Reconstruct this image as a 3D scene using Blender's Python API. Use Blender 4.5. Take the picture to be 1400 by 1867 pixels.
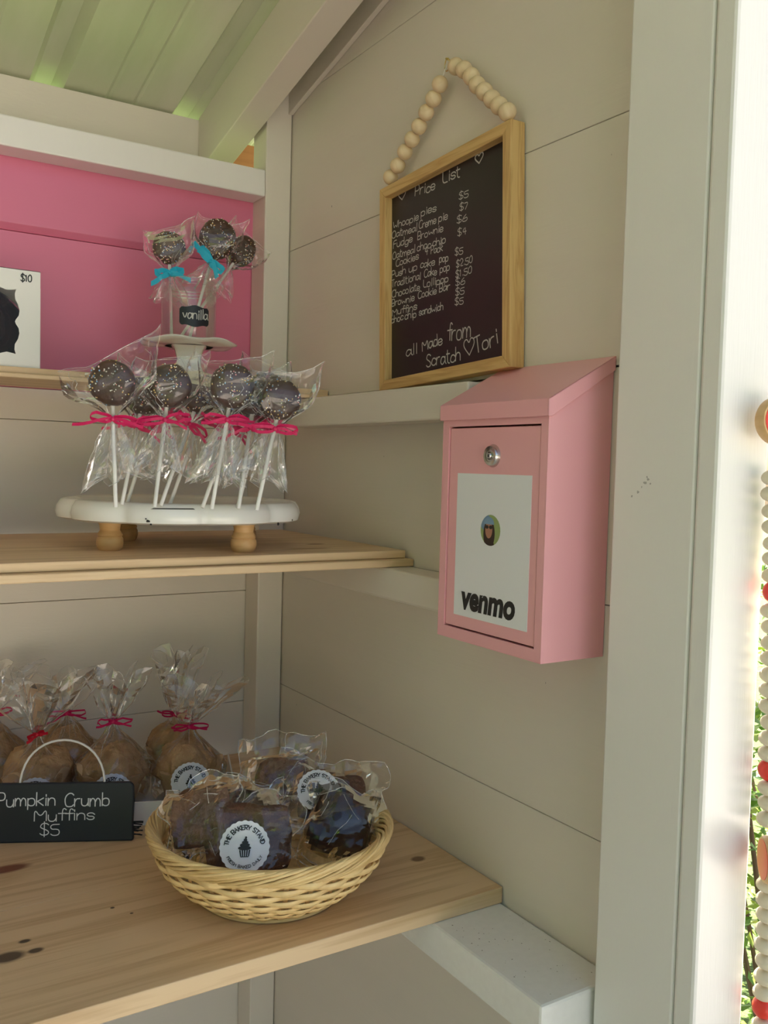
import bpy, bmesh, math, random
from mathutils import Vector, Matrix, noise
for o in list(bpy.data.objects): bpy.data.objects.remove(o)
SC = bpy.context.scene
COL = SC.collection
# ------------------------------------------------------------------ camera
FPX = 1654.62
CAM = Vector((-0.6, 0.0, 1.45))
CR = Vector((0.84570712, -0.53300224, 0.0262312))
CU = Vector((0.00489618, 0.05690242, 0.99836774))
CF = Vector((0.53362486, 0.84419827, -0.05073246))
cd = bpy.data.cameras.new('camera'); cam = bpy.data.objects.new('camera', cd); COL.objects.link(cam)
cd.sensor_fit = 'HORIZONTAL'; cd.sensor_width = 36; cd.lens = 36 * FPX / 1400; cd.clip_start = .02; cd.clip_end = 200
m = Matrix((CR, CU, -CF)).transposed().to_4x4(); m.translation = CAM
cam.matrix_world = m
SC.camera = cam
# ------------------------------------------------------------------ light
w = bpy.data.worlds.new('sky'); SC.world = w; w.use_nodes = True
nt = w.node_tree
sky = nt.nodes.new('ShaderNodeTexSky'); sky.sky_type = 'NISHITA'; sky.sun_disc = False
sky.sun_elevation = math.radians(52); sky.sun_rotation = math.radians(35)
sky.dust_density = 2.5
wb = nt.nodes.new('ShaderNodeMix'); wb.data_type = 'RGBA'; wb.blend_type = 'MULTIPLY'; wb.inputs[0].default_value = 1
wb.inputs[7].default_value = (1.0, .93, .86, 1)      # camera white balance for open shade
nt.links.new(sky.outputs[0], wb.inputs[6]); nt.links.new(wb.outputs[2], nt.nodes['Background'].inputs[0])
nt.nodes['Background'].inputs[1].default_value = 0.14
sd = bpy.data.lights.new('sun', 'SUN'); sun = bpy.data.objects.new('sun', sd); COL.objects.link(sun)
sd.energy = 17.0; sd.angle = math.radians(.6); sd.color = (1, .94, .87)
sun.location = (3, 4, 6)
sun.rotation_euler = Vector((-.42, -.45, -1.0)).to_track_quat('-Z', 'Y').to_euler()
SC.view_settings.view_transform = 'Standard'; SC.view_settings.look = 'None'
SC.view_settings.gamma = 1; SC.view_settings.use_curve_mapping = False
SC.view_settings.exposure = 1.3
SC.cycles.transparent_max_bounces = 48; SC.cycles.max_bounces = 12; SC.cycles.diffuse_bounces = 6

# ------------------------------------------------------------------ helpers
def at(px, py, ax, v):
    """point of the place seen at a photo position, on the plane coordinate[ax] = v"""
    d = CR * ((px - 700) / FPX) - CU * ((py - 933.5) / FPX) + CF
    return CAM + d * ((v - CAM[ax]) / d[ax])
def empty(name, loc, label=None, cat=None, group=None):
    o = bpy.data.objects.new(name, None); COL.objects.link(o); o.location = loc; o.empty_display_size = .02
    return tag(o, label, cat, group)
def tag(o, label=None, cat=None, group=None, kind=None):
    if label: o['label'] = label
    if cat: o['category'] = cat
    if group: o['group'] = group
    if kind: o['kind'] = kind
    return o
class MB:
    def __init__(s): s.v = []; s.f = []; s.mi = []
    def add(s, vs, fs, mi=0):
        b = len(s.v); s.v += [Vector(v) for v in vs]; s.f += [[b + i for i in f] for f in fs]; s.mi += [mi] * len(fs); return s
    def box(s, x0, x1, y0, y1, z0, z1, mi=0):
        return s.add([(x0,y0,z0),(x1,y0,z0),(x1,y1,z0),(x0,y1,z0),(x0,y0,z1),(x1,y0,z1),(x1,y1,z1),(x0,y1,z1)],
            [(0,3,2,1),(4,5,6,7),(0,1,5,4),(1,2,6,5),(2,3,7,6),(3,0,4,7)], mi)
    def prism(s, poly, fn, a, b, mi=0):
        """poly: list of 2D; fn(u,v,t) -> 3D; extruded t = a..b"""
        n = len(poly)
        vs = [fn(u, v, a) for u, v in poly] + [fn(u, v, b) for u, v in poly]
        fs = [list(range(n))[::-1], list(range(n, 2*n))] + [(i, (i+1) % n, n + (i+1) % n, n + i) for i in range(n)]
        return s.add(vs, fs, mi)
    def lathe(s, prof, n=32, c=(0,0,0), ax='z', cap=True, rf=None):
        c = Vector(c); vs = []; fs = []
        for r, h in prof:
            for k in range(n):
                a = 2*math.pi*k/n; rr = r * (rf(a, h) if rf else 1)
                p = (rr*math.cos(a), rr*math.sin(a), h)
                if ax == 'y': p = (p[0], p[2], p[1])
                if ax == 'x': p = (p[2], p[0], p[1])
                vs.append(c + Vector(p))
        m_ = len(prof)
        for j in range(m_-1):
            for k in range(n):
                fs.append((j*n+k, j*n+(k+1) % n, (j+1)*n+(k+1) % n, (j+1)*n+k))
        if cap:
            fs.append(list(range(n))[::-1]); fs.append([(m_-1)*n+k for k in range(n)])
        return s.add(vs, fs)
    def tube(s, pts, r, n=8, closed=False, mi=0):
        pts = [Vector(p) for p in pts]; L = len(pts); vs = []; fs = []
        rs = r if isinstance(r, (list, tuple)) else [r]*L
        up = Vector((.13, .27, .95))
        for i, p in enumerate(pts):
            t = (pts[(i+1) % L] - pts[i-1]) if closed else (pts[min(i+1, L-1)] - pts[max(i-1, 0)])
            t.normalize(); a = t.cross(up)
            if a.length < .05: a = t.cross(Vector((1, 0, 0)))
            a.normalize(); b = t.cross(a)
            for k in range(n):
                q = 2*math.pi*k/n; vs.append(p + (a*math.cos(q) + b*math.sin(q))*rs[i])
        R_ = L if closed else L-1
        for i in range(R_):
            j = (i+1) % L
            for k in range(n): fs.append((i*n+k, i*n+(k+1) % n, j*n+(k+1) % n, j*n+k))
        if not closed: fs.append(list(range(n))[::-1]); fs.append([(L-1)*n+k for k in range(n)])
        return s.add(vs, fs, mi)
    def ball(s, c, r, seg=12, rings=8, sc=(1,1,1), mi=0):
        c = Vector(c); vs = [c + Vector((0,0,r*sc[2]))]; fs = []
        for j in range(1, rings):
            t = math.pi*j/rings
            for k in range(seg):
                a = 2*math.pi*k/seg
                vs.append(c + Vector((r*sc[0]*math.sin(t)*math.cos(a), r*sc[1]*math.sin(t)*math.sin(a), r*sc[2]*math.cos(t))))
        vs.append(c - Vector((0,0,r*sc[2]))); e = len(vs)-1
        for k in range(seg):
            fs.append((0, 1+k, 1+(k+1) % seg)); b = 1+(rings-2)*seg
            fs.append((e, b+(k+1) % seg, b+k))
        for j in range(rings-2):
            for k in range(seg):
                a = 1+j*seg; fs.append((a+k, a+seg+k, a+seg+(k+1) % seg, a+(k+1) % seg))
        return s.add(vs, fs, mi)
    def grid(s, fn, nu, nv, wrap=False, mi=0):
        vs = [fn(i/nu, j/nv) for j in range(nv+1) for i in range(nu + (0 if wrap else 1))]
        w_ = nu if wrap else nu+1; fs = []
        for j in range(nv):
            for i in range(nu):
                i2 = (i+1) % w_ if wrap else i+1
                fs.append((j*w_+i, j*w_+i2, (j+1)*w_+i2, (j+1)*w_+i))
        return s.add(vs, fs, mi)
    def ribbon(s, pts, wv, mi=0):
        """flat strip along pts, half width vectors wv (one or per point)"""
        pts = [Vector(p) for p in pts]; ws = wv if isinstance(wv, list) else [wv]*len(pts)
        vs = []
        for p, q in zip(pts, ws): vs += [p - Vector(q), p + Vector(q)]
        return s.add(vs, [(2*i, 2*i+1, 2*i+3, 2*i+2) for i in range(len(pts)-1)], mi)
    def build(s, name, mat, parent=None, off=None, smooth=None, kind=None, bevel=0, label=None):
        me = bpy.data.meshes.new(name)
        o_ = Vector(off) if off is not None else Vector((0,0,0))
        me.from_pydata([tuple(v - o_) for v in s.v], [], s.f)
        for mt in (mat if isinstance(mat, (list, tuple)) else [mat]): me.materials.append(mt)
        if any(s.mi): me.polygons.foreach_set('material_index', s.mi)
        bm = bmesh.new(); bm.from_mesh(me); bmesh.ops.recalc_face_normals(bm, faces=bm.faces); bm.to_mesh(me); bm.free()
        if smooth is True: me.polygons.foreach_set('use_smooth', [True]*len(me.polygons))
        ob = bpy.data.objects.new(name, me); COL.objects.link(ob)
        if parent: ob.parent = parent
        elif off is not None: ob.location = o_
        if bevel:
            md = ob.modifiers.new('bevel', 'BEVEL'); md.width = bevel; md.segments = 2; md.limit_method = 'ANGLE'
        if isinstance(smooth, float):
            me.polygons.foreach_set('use_smooth', [True]*len(me.polygons))
            me.set_sharp_from_angle(angle=math.radians(smooth))
        if kind: ob['kind'] = kind
        if label: ob['label'] = label
        return ob

# ------------------------------------------------------------------ materials
def lin(r, g, b):
    return tuple(((c/255)/12.92 if c/255 <= .04045 else ((c/255+.055)/1.055)**2.4) for c in (r, g, b)) + (1,)
def mat(name, col, rough=.5, metal=0, spec=.5, bump=None, var=None, coat=0, trans=0, stretch=(1,1,1)):
    m_ = bpy.data.materials.new(name); m_.use_nodes = True; t = m_.node_tree; b = t.nodes['Principled BSDF']
    b.inputs['Base Color'].default_value = tuple(col[:3]) + (1,); b.inputs['Roughness'].default_value = rough
    b.inputs['Metallic'].default_value = metal; b.inputs['Specular IOR Level'].default_value = spec
    b.inputs['Coat Weight'].default_value = coat; b.inputs['Coat Roughness'].default_value = .12
    if bump or var:
        tc = t.nodes.new('ShaderNodeTexCoord'); mp = t.nodes.new('ShaderNodeMapping'); mp.inputs['Scale'].default_value = stretch
        t.links.new(tc.outputs['Object'], mp.inputs[0])
    if bump:
        n = t.nodes.new('ShaderNodeTexNoise'); n.inputs['Scale'].default_value = bump[0]; n.inputs['Detail'].default_value = 5
        bp = t.nodes.new('ShaderNodeBump'); bp.inputs['Strength'].default_value = bump[1]; bp.inputs['Distance'].default_value = bump[2]
        t.links.new(mp.outputs[0], n.inputs['Vector']); t.links.new(n.outputs['Fac'], bp.inputs['Height']); t.links.new(bp.outputs[0], b.inputs['Normal'])
    if var:
        n = t.nodes.new('ShaderNodeTexNoise'); n.inputs['Scale'].default_value = var[0]; n.inputs['Detail'].default_value = 4
        r = t.nodes.new('ShaderNodeValToRGB'); r.color_ramp.elements[0].position = .35; r.color_ramp.elements[1].position = .65
        r.color_ramp.elements[0].color = tuple(var[1][:3]) + (1,); r.color_ramp.elements[1].color = tuple(col[:3]) + (1,)
        t.links.new(mp.outputs[0], n.inputs['Vector']); t.links.new(n.outputs['Fac'], r.inputs[0]); t.links.new(r.outputs[0], b.inputs['Base Color'])
    return m_
def wood(name, a, b_, axis=0, knots=(), scale=1.0, rough=.5):
    """pine: long grain along axis; knots = (x, y, rx, ry) in object space"""
    m_ = bpy.data.materials.new(name); m_.use_nodes = True; t = m_.node_tree; b = t.nodes['Principled BSDF']
    N = t.nodes.new; L = t.links.new
    tc = N('ShaderNodeTexCoord'); mp = N('ShaderNodeMapping')
    s = [26*scale]*3; s[axis] = 1.6*scale; mp.inputs['Scale'].default_value = s
    L(tc.outputs['Object'], mp.inputs[0])
    n = N('ShaderNodeTexNoise'); n.inputs['Scale'].default_value = 1.6; n.inputs['Detail'].default_value = 3; n.inputs['Distortion'].default_value = .6
    L(mp.outputs[0], n.inputs['Vector'])
    mul = N('ShaderNodeMath'); mul.operation = 'MULTIPLY'; mul.inputs[1].default_value = 7; L(n.outputs['Fac'], mul.inputs[0])
    fr = N('ShaderNodeMath'); fr.operation = 'PINGPONG'; fr.inputs[1].default_value = 1; L(mul.outputs[0], fr.inputs[0])
    mp2 = N('ShaderNodeMapping'); s2 = [260*scale]*3; s2[axis] = 6*scale; mp2.inputs['Scale'].default_value = s2; L(tc.outputs['Object'], mp2.inputs[0])
    n2 = N('ShaderNodeTexNoise'); n2.inputs['Scale'].default_value = 1.5; n2.inputs['Detail'].default_value = 2; L(mp2.outputs[0], n2.inputs['Vector'])
    mx = N('ShaderNodeMath'); mx.operation = 'MULTIPLY_ADD'; mx.inputs[1].default_value = .55; L(fr.outputs[0], mx.inputs[0])
    m3 = N('ShaderNodeMath'); m3.operation = 'MULTIPLY'; m3.inputs[1].default_value = .5; L(n2.outputs['Fac'], m3.inputs[0]); L(m3.outputs[0], mx.inputs[2])
    r = N('ShaderNodeValToRGB'); r.color_ramp.elements[0].color = b_; r.color_ramp.elements[1].color = a
    r.color_ramp.elements[0].position = .08; r.color_ramp.elements[1].position = .62
    L(mx.outputs[0], r.inputs[0]); out = r.outputs[0]
    for (kx, ky, rx, ry, kc) in knots:
        sb = N('ShaderNodeVectorMath'); sb.operation = 'SUBTRACT'; sb.inputs[1].default_value = (kx, ky, 0); L(tc.outputs['Object'], sb.inputs[0])
        ml = N('ShaderNodeVectorMath'); ml.operation = 'MULTIPLY'; ml.inputs[1].default_value = (1/rx, 1/ry, 0); L(sb.outputs[0], ml.inputs[0])
        ln = N('ShaderNodeVectorMath'); ln.operation = 'LENGTH'; L(ml.outputs[0], ln.inputs[0])
        mr = N('ShaderNodeMapRange'); mr.inputs['From Min'].default_value = 1.25; mr.inputs['From Max'].default_value = .75; L(ln.outputs['Value'], mr.inputs[0])
        mi = N('ShaderNodeMix'); mi.data_type = 'RGBA'; L(mr.outputs[0], mi.inputs[0]); L(out, mi.inputs[6]); mi.inputs[7].default_value = kc; out = mi.outputs[2]
    L(out, b.inputs['Base Color']); b.inputs['Roughness'].default_value = rough
    bp = N('ShaderNodeBump'); bp.inputs['Strength'].default_value = .25; bp.inputs['Distance'].default_value = .0006
    L(n2.outputs['Fac'], bp.inputs['Height']); L(bp.outputs[0], b.inputs['Normal'])
    return m_
def film(name, base=.05, gain=.9, rough=.05, bscale=90, bstr=.35, haze=.03, tint=(1,1,1), dist=.002):
    """clear thin film: see-through, mirror-like at grazing angles"""
    m_ = bpy.data.materials.new(name); m_.use_nodes = True; t = m_.node_tree; t.nodes.remove(t.nodes['Principled BSDF'])
    N = t.nodes.new; L = t.links.new; o = t.nodes['Material Output']
    tr = N('ShaderNodeBsdfTransparent'); tr.inputs[0].default_value = tint + (1,)
    gl = N('ShaderNodeBsdfGlossy'); gl.inputs['Roughness'].default_value = rough; gl.inputs[0].default_value = (1,1,1,1)
    df = N('ShaderNodeBsdfDiffuse'); df.inputs[0].default_value = (.9,.9,.9,1)
    tc = N('ShaderNodeTexCoord'); n = N('ShaderNodeTexVoronoi'); n.feature = 'F1'; n.inputs['Scale'].default_value = bscale
    L(tc.outputs['Object'], n.inputs['Vector'])
    bp = N('ShaderNodeBump'); bp.inputs['Strength'].default_value = bstr; bp.inputs['Distance'].default_value = dist
    L(n.outputs['Distance'], bp.inputs['Height'])
    fr = N('ShaderNodeFresnel'); fr.inputs[0].default_value = 1.45
    if bstr > 0: L(bp.outputs[0], gl.inputs['Normal']); L(bp.outputs[0], fr.inputs['Normal'])
    ma = N('ShaderNodeMath'); ma.operation = 'MULTIPLY_ADD'; ma.inputs[1].default_value = gain; ma.inputs[2].default_value = base; ma.use_clamp = True
    L(fr.outputs[0], ma.inputs[0])
    m1 = N('ShaderNodeMixShader'); m1.inputs[0].default_value = haze; L(tr.outputs[0], m1.inputs[1]); L(df.outputs[0], m1.inputs[2])
    m2 = N('ShaderNodeMixShader'); L(ma.outputs[0], m2.inputs[0]); L(m1.outputs[0], m2.inputs[1]); L(gl.outputs[0], m2.inputs[2])
    L(m2.outputs[0], o.inputs[0]); return m_

WHITE = mat('white_paint', (.73, .67, .588), .40, bump=(60, .12, .002), stretch=(1, .25, 4), var=(3, (.705, .648, .572)))
TRIMW = mat('white_gloss_paint', (.79, .765, .73), .30, bump=(120, .15, .001), stretch=(4, 4, .3))
LEDGW = mat('white_ledger_paint', (.80, .79, .76), .45, bump=(45, .15, .002), var=(140, (.775, .765, .735)))
PINKW = mat('pink_wall_paint', (.70, .19, .31), .33, bump=(50, .1, .002), stretch=(.3, 1, 3))
GAP = mat('gap_shadow_wood', (.06, .035, .02), .9)  # dark colour stands in for the shade between planks
KD = (.11, .07, .045, 1); KR = (.24, .09, .05, 1); KM = (.22, .12, .06, 1)
METAL = mat('roof_panel', (.66, .65, .52), .28, bump=(9, .12, .01), var=(5, (.54, .58, .40)), stretch=(3, .5, 1))  # green and cream mottling stands in for tree light through the sheet
_t = METAL.node_tree; _b = _t.nodes['Principled BSDF']; _tr = _t.nodes.new('ShaderNodeBsdfTranslucent'); _tr.inputs[0].default_value = (.62, .66, .36, 1)
_m = _t.nodes.new('ShaderNodeMixShader'); _m.inputs[0].default_value = .05; _t.links.new(_b.outputs[0], _m.inputs[1]); _t.links.new(_tr.outputs[0], _m.inputs[2]); _t.links.new(_m.outputs[0], _t.nodes['Material Output'].inputs[0])
PINKM = mat('pink_enamel', (.85, .42, .455), .32, spec=.5, bump=(500, .03, .0005))
CHROME = mat('chrome', (.62, .60, .56), .18, metal=1)
BLACK = mat('keyhole_black', (.01, .01, .01), .6)
PAPER = mat('sticker_white', (.80, .80, .84), .4)
INK = mat('black_ink', (.012, .012, .014), .5)
CHALKB = mat('chalkboard_black', (.012, .008, .009), .38, var=(6, (.016, .011, .011)))
SLATE = mat('slate_navy', (.008, .010, .018), .45)
CHALK = mat('chalk', (.55, .54, .52), .9)
CHALKW = mat('chalk_bright', (.75, .75, .75), .9)
BEAD = mat('raw_wood_bead', (.78, .62, .40), .5, var=(60, (.72, .55, .33)), stretch=(1, 1, 5))
BRASS = mat('brass', (.75, .58, .25), .25, metal=1)
CHOC = mat('chocolate', (.085, .038, .024), .38, bump=(300, .3, .002), var=(40, (.06, .026, .016)))
BROWNIE = mat('brownie', (.085, .032, .016), .6, bump=(180, .8, .004), var=(30, (.14, .055, .025)))
DARKGL = mat('dark_glaze', (.02, .009, .008), .18, bump=(60, .3, .004))
MUFF = mat('muffin', (.56, .36, .19), .8, bump=(150, .8, .005), var=(45, (.42, .25, .115)))
LINER = mat('tan_liner', (.64, .46, .28), .7, var=(25, (.54, .36, .20)))
SPR = [mat('sprinkle_white', (.85, .80, .72), .4), mat('sprinkle_gold', (.8, .55, .2), .4), mat('sprinkle_pink', (.8, .35, .35), .4), mat('sprinkle_blue', (.3, .5, .75), .4)]
STICK = mat('paper_stick', (.82, .80, .76), .6)
PRIB = mat('magenta_ribbon', (.58, .010, .10), .35)
RRIB = mat('red_ribbon', (.55, .01, .03), .4)
BRIB = mat('turquoise_ribbon', (.02, .42, .62), .3)
FILM = film('cellophane', base=.012, gain=.72, rough=.06, bscale=55, bstr=.22, haze=.008)
CREASE = film('film_crease', base=.12, gain=.9, rough=.22, bscale=300, bstr=.5, haze=.22)
FILMB = film('bag_film', base=.015, gain=.75, rough=.05, bscale=34, bstr=.25, haze=.006)
WINF = film('box_window_film', base=.0, gain=.4, rough=.03, bscale=8, bstr=.0, haze=.0)
GLASS = film('jar_glass', base=.01, gain=.6, rough=.02, bscale=8, bstr=0, haze=.012, tint=(.97, .985, .98))
CERAM = mat('white_glaze', (.80, .78, .74), .18, coat=.5)
ENAMEL = mat('white_enamel', (.83, .82, .78), .25, coat=.3)
CARD = mat('white_card', (.82, .80, .76), .55)
CHIP = mat('chip_dark', (.02, .02, .02), .8)
TURNED = mat('turned_wood', (.66, .42, .20), .45, var=(30, (.58, .34, .14)), stretch=(1, 1, 4))
WICK = mat('wicker', (.86, .64, .31), .45, bump=(200, .3, .001), var=(60, (.74, .52, .24)))
WICK2 = mat('wicker_rim', (.76, .54, .25), .42, var=(40, (.60, .40, .16)))
CORD = mat('white_cord', (.78, .74, .68), .6)
FRAMEW = [wood('frame_wood_' + a, lin(214, 178, 118), lin(186, 142, 84), axis=k, scale=2.2) for k, a in ((1, 'across'), (2, 'upright'))]
REDP = mat('red_paint', (.75, .045, .025), .35)
BEADW = mat('natural_bead', (.74, .66, .52), .45, var=(20, (.66, .55, .38)))
LEAF = [mat('leaf_green', (.16, .30, .03), .45), mat('leaf_yellow', (.42, .52, .06), .45), mat('leaf_dark', (.05, .12, .02), .5)]
BARK = mat('bark', (.16, .10, .06), .9)
LAWN = mat('lawn', (.13, .20, .05), .95, var=(14, (.09, .14, .035)), bump=(90, 1, .02))
GRAVEL = mat('pale_gravel', (.49, .45, .41), .95, var=(60, (.41, .375, .335)), bump=(120, 1, .01))
OUTW = mat('weathered_wood', (.45, .22, .06), .8, var=(8, (.33, .15, .04)), stretch=(1, 6, 6))

# ------------------------------------------------------------------ lettering
GL = {'a':(5,["45 36 16 04 03 12 22 44","46 43 52"]),'b':(5,["09 02","05 16 36 45 43 32 12 03"]),'c':(4.5,["45 36 16 04 03 12 32 43"]),
'd':(5,["45 36 16 04 03 12 32 44","49 42"]),'e':(4.8,["04 44 45 36 16 05 03 12 32 43"]),'f':(3.6,["48 39 28 22","06 46"]),
'g':(5,["45 36 16 04 03 12 32 44","46 41 30 10 01"]),'h':(5,["09 02","04 16 36 45 42"]),'i':(2.2,["16 12","18 17"]),'k':(4.5,["09 02","46 04","14 42"]),
'l':(2.2,["19 12"]),'m':(7.2,["06 02","04 16 26 35 32","34 46 56 65 62"]),'n':(5,["06 02","04 16 36 45 42"]),'o':(5,["26 16 05 03 12 32 43 45 36 26"]),
'p':(5,["06 00","05 16 36 45 43 32 12 03"]),'r':(4,["06 02","04 16 36"]),'s':(4.4,["45 36 16 05 14 34 43 32 12 03"]),'t':(3.8,["19 13 22 32","07 37"]),
'u':(5,["06 03 12 32 44","46 42"]),'v':(4.8,["06 22 46"]),'w':(6.8,["06 12 35 52 66"]),
'A':(6,["02 29 52","15 45"]),'B':(5,["09 02","09 39 48 46 35 05","35 44 43 32 02"]),'C':(5.6,["58 49 29 07 04 12 42 53"]),'D':(5.6,["09 02","09 29 47 44 22 02"]),
'E':(4.8,["49 09 02 42","06 36"]),'F':(4.6,["49 09 02","06 36"]),'H':(5.2,["09 02","49 42","06 46"]),'I':(2.2,["19 12"]),'K':(5,["09 02","49 05","16 42"]),
'L':(4.6,["09 02 42"]),'M':(7,["02 09 34 69 62"]),'N':(5.4,["02 09 42 49"]),'O':(6,["29 07 04 12 42 54 57 49 29"]),'P':(5,["09 02","09 39 48 46 35 05"]),
'R':(5,["09 02","09 39 48 46 35 05","25 42"]),'S':(5,["48 39 19 07 16 35 44 43 32 12 03"]),'T':(5,["09 49","29 22"]),'W':(7,["09 12 36 52 69"]),'Y':(5,["09 25 49","25 22"]),
'0':(5,["29 07 04 12 32 44 47 39 29"]),'1':(3,["07 19 12"]),'2':(5,["07 19 39 47 46 02 42"]),'4':(5,["29 05 45","39 32"]),'5':(5,["49 09 06 36 45 43 32 12 03"]),
'6':(5,["39 17 04 03 12 32 43 45 36 15"]),'7':(5,["09 49 12"]),'$':(5,["48 39 19 07 16 35 44 43 32 12 03","2A 21"]),'.':(2.2,["12 13"]),' ':(3.4,[]),
'\u2661':(7,["32 06 08 19 29 37 49 59 68 66 32"])}
def strokes(ch, smooth=2):
    adv, ss = GL[ch]; out = []
    for s in ss:
        p = [(int(q[0], 16), int(q[1], 16)) for q in s.split()]
        for _ in range(smooth):
            if len(p) < 3: break
            n = [p[0]]
            for a, b in zip(p, p[1:]):
                n += [(.75*a[0]+.25*b[0], .75*a[1]+.25*b[1]), (.25*a[0]+.75*b[0], .25*a[1]+.75*b[1])]
            n.append(p[-1]); p = n
        out.append([(x/7, (y-2)/7) for x, y in p])
    return adv/7, out
def text_w(t): return sum(GL[c][0] for c in t)/7
def ink(mb, t, fn, hgt, wid=None, pen=.1, smooth=2, jit=0, seed=1, bend=None):
    """stroke-lettering; fn(u,v) -> 3D; cap height hgt; squeezed to total width wid"""
    rnd = random.Random(seed); tw = text_w(t) - .14; sx = (wid/tw) if wid else hgt; x = 0; hw = pen*hgt/2; cnt = 0
    o_ = fn(0, 0); nrm = (fn(1e-4, 0)-o_).cross(fn(0, 1e-4)-o_).normalized()
    for ch in t:
        adv, ss = strokes(ch, smooth); jy = rnd.uniform(-jit, jit); js = 1+rnd.uniform(-jit, jit)
        for st in ss:
            P_ = [((x+px)*sx, (py*js+jy)*hgt) for px, py in st]; cnt += 1; hh = (cnt % 7)*2.5e-5; L_ = len(P_)
            (ax, ay), (bx, by) = P_[0], P_[1]; l = math.hypot(bx-ax, by-ay) or 1e-6; P_[0] = (ax-(bx-ax)/l*hw*.6, ay-(by-ay)/l*hw*.6)
            (ax, ay), (bx, by) = P_[-2], P_[-1]; l = math.hypot(bx-ax, by-ay) or 1e-6; P_[-1] = (bx+(bx-ax)/l*hw*.6, by+(by-ay)/l*hw*.6)
            vs = []
            for i_, (cx, cy) in enumerate(P_):
                a = P_[max(0, i_-1)]; b = P_[min(L_-1, i_+1)]; dx, dy = b[0]-a[0], b[1]-a[1]; l = math.hypot(dx, dy) or 1e-6; dx /= l; dy /= l
                k_ = 1.0
                if smooth == 0 and 0 < i_ < L_-1:
                    e = P_[i_+1]; fx, fy = e[0]-cx, e[1]-cy; fl_ = math.hypot(fx, fy) or 1e-6; k_ = min(1.8, 1/max(.5, abs((fx*dx+fy*dy)/fl_)))
                vs += [fn(cx-dy*hw*k_, cy+dx*hw*k_) + nrm*hh, fn(cx+dy*hw*k_, cy-dx*hw*k_) + nrm*hh]
            mb.add(vs, [(2*q, 2*q+1, 2*q+3, 2*q+2) for q in range(L_-1)])
        x += adv
    return mb

# ================================================================== SETTING
YB = 1.2743       # back wall face
YC = 1.227        # face of the corner post
def roofz(y): return 1.9818 + .2245*(1.3779 - y)
# ground
g = MB().add([(-30,-30,0),(30,-30,0),(30,30,0),(-30,30,0)], [(0,1,2,3)]).build('floor', LAWN, kind='structure', label='sunny green lawn around the stand')
MB().box(-6, 7, -11.0, 1.4, .0, .012).build('floor_path', GRAVEL, kind='structure', label='pale gravel in front of the stand')
# right wall: boarding in front of sheathing coloured dark as gap shade
WR = empty('wall_right', (0, .9, 1.0)); tag(WR, 'white painted shiplap side wall', None, None, 'structure')
def wchild(mb, name, mt, root, **k): return mb.build(name, mt, root, off=root.location, **k)
wchild(MB().prism([(.46,.15),(1.32,.15),(1.32,roofz(1.32)-.003),(.46,roofz(.46)-.003)], lambda u,v,t: Vector((t,u,v)), .0125, .02), 'sheathing', GAP, WR)
def clip(y0, y1, z0, z1):
    lim = lambda y: roofz(y)-.006
    if z1 <= lim(y1): return [(y0,z0),(y1,z0),(y1,z1),(y0,z1)]
    inv = lambda z: 1.3779+(1.9818-.006-z)/.2245
    p = [(y0,z0),(y1,z0)] if z0 < lim(y1) else [(y0,z0),(inv(z0), z0)]
    if z0 < lim(y1): p.append((y1, lim(y1)))
    if z1 < lim(y0): p += [(inv(z1), z1), (y0,z1)]
    else: p.append((y0, lim(y0)))
    return p
seams = [.25, .56, 1.1165, 1.331, 1.5435, 1.7625, 1.9775, 2.2]
for a, b in zip(seams, seams[1:]):
    gp = .0004
    wchild(MB().prism(clip(.47, 1.28, a+gp, b-(.0014 if b == 1.5435 else .0003)), lambda u,v,t: Vector((t,u,v)), 0, .012), 'plank', WHITE, WR, bevel=.0007)
# back wall
WB = empty('wall_back', (-.6, 1.28, 1.0)); tag(WB, 'shiplap back wall, pink above the top shelf and white below', None, None, 'structure')
wchild(MB().box(-1.07, .0, YB+.0125, YB+.02, .15, 1.86), 'sheathing', GAP, WB)
for a, b, mt in [(.25,.45,WHITE),(.45,.66,WHITE),(.66,.872,WHITE),(.872,1.085,WHITE),(1.085,1.255,WHITE),(1.255,1.4985,WHITE),(1.4985,1.5405,WHITE),(1.5405,1.7425,PINKW),(1.7425,1.862,PINKW)]:
    p = MB().box(-1.058, -.001, YB, YB+.012, a+.0003, b-.0003)
    if a > 1.7:   # bevelled lower lip of the upper board
        p = MB().prism([(YB+.012, a+.001),(YB+.003,a+.001),(YB-.004,a+.0095),(YB-.004,b),(YB+.012,b)], lambda u,v,t: Vector((t,u,v)), -1.058, -.001)
    wchild(p, 'plank', mt, WB, bevel=.0007)
# left wall, mirrors the right one outside the frame
WL = MB().prism([(.47,.15),(1.30,.15),(1.30,roofz(1.30)-.006),(.47,roofz(.47)-.006)], lambda u,v,t: Vector((t,u,v)), -1.075, -1.06).build('wall_left', WHITE, kind='structure')
# posts, beams, ledgers
def beam(name, x0,x1,y0,y1,z0,z1, mt=WHITE, label=None, bev=.002):
    c = ((x0+x1)/2,(y0+y1)/2,z0)
    return tag(MB().box(x0,x1,y0,y1,z0,z1).build(name, mt, off=c, bevel=bev), label, None, None, 'structure')
beam('trim_1', -.0415, -.0012, YC, YB-.0012, .16, 2.004, WHITE, 'white square post in the back corner')
beam('trim_2', -1.058, -.042, YC-.0005, YB-.005, 1.8347, 1.8726, TRIMW, 'white rail across the top of the pink panel')
beam('trim_3', -.089, -.0015, .543, YC-.002, .9685, 1.0045, LEDGW, 'flat white ledger under the bottom shelf', .003)
beam('trim_4', -.041, -.0015, .733, YC-.002, 1.2965, 1.3325, WHITE, 'white ledger under the middle shelf', .003)
beam('trim_5', -.041, -.0015, .733, 1.135, 1.5, 1.5375, WHITE, 'white ledger under the top shelf', .002)
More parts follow.
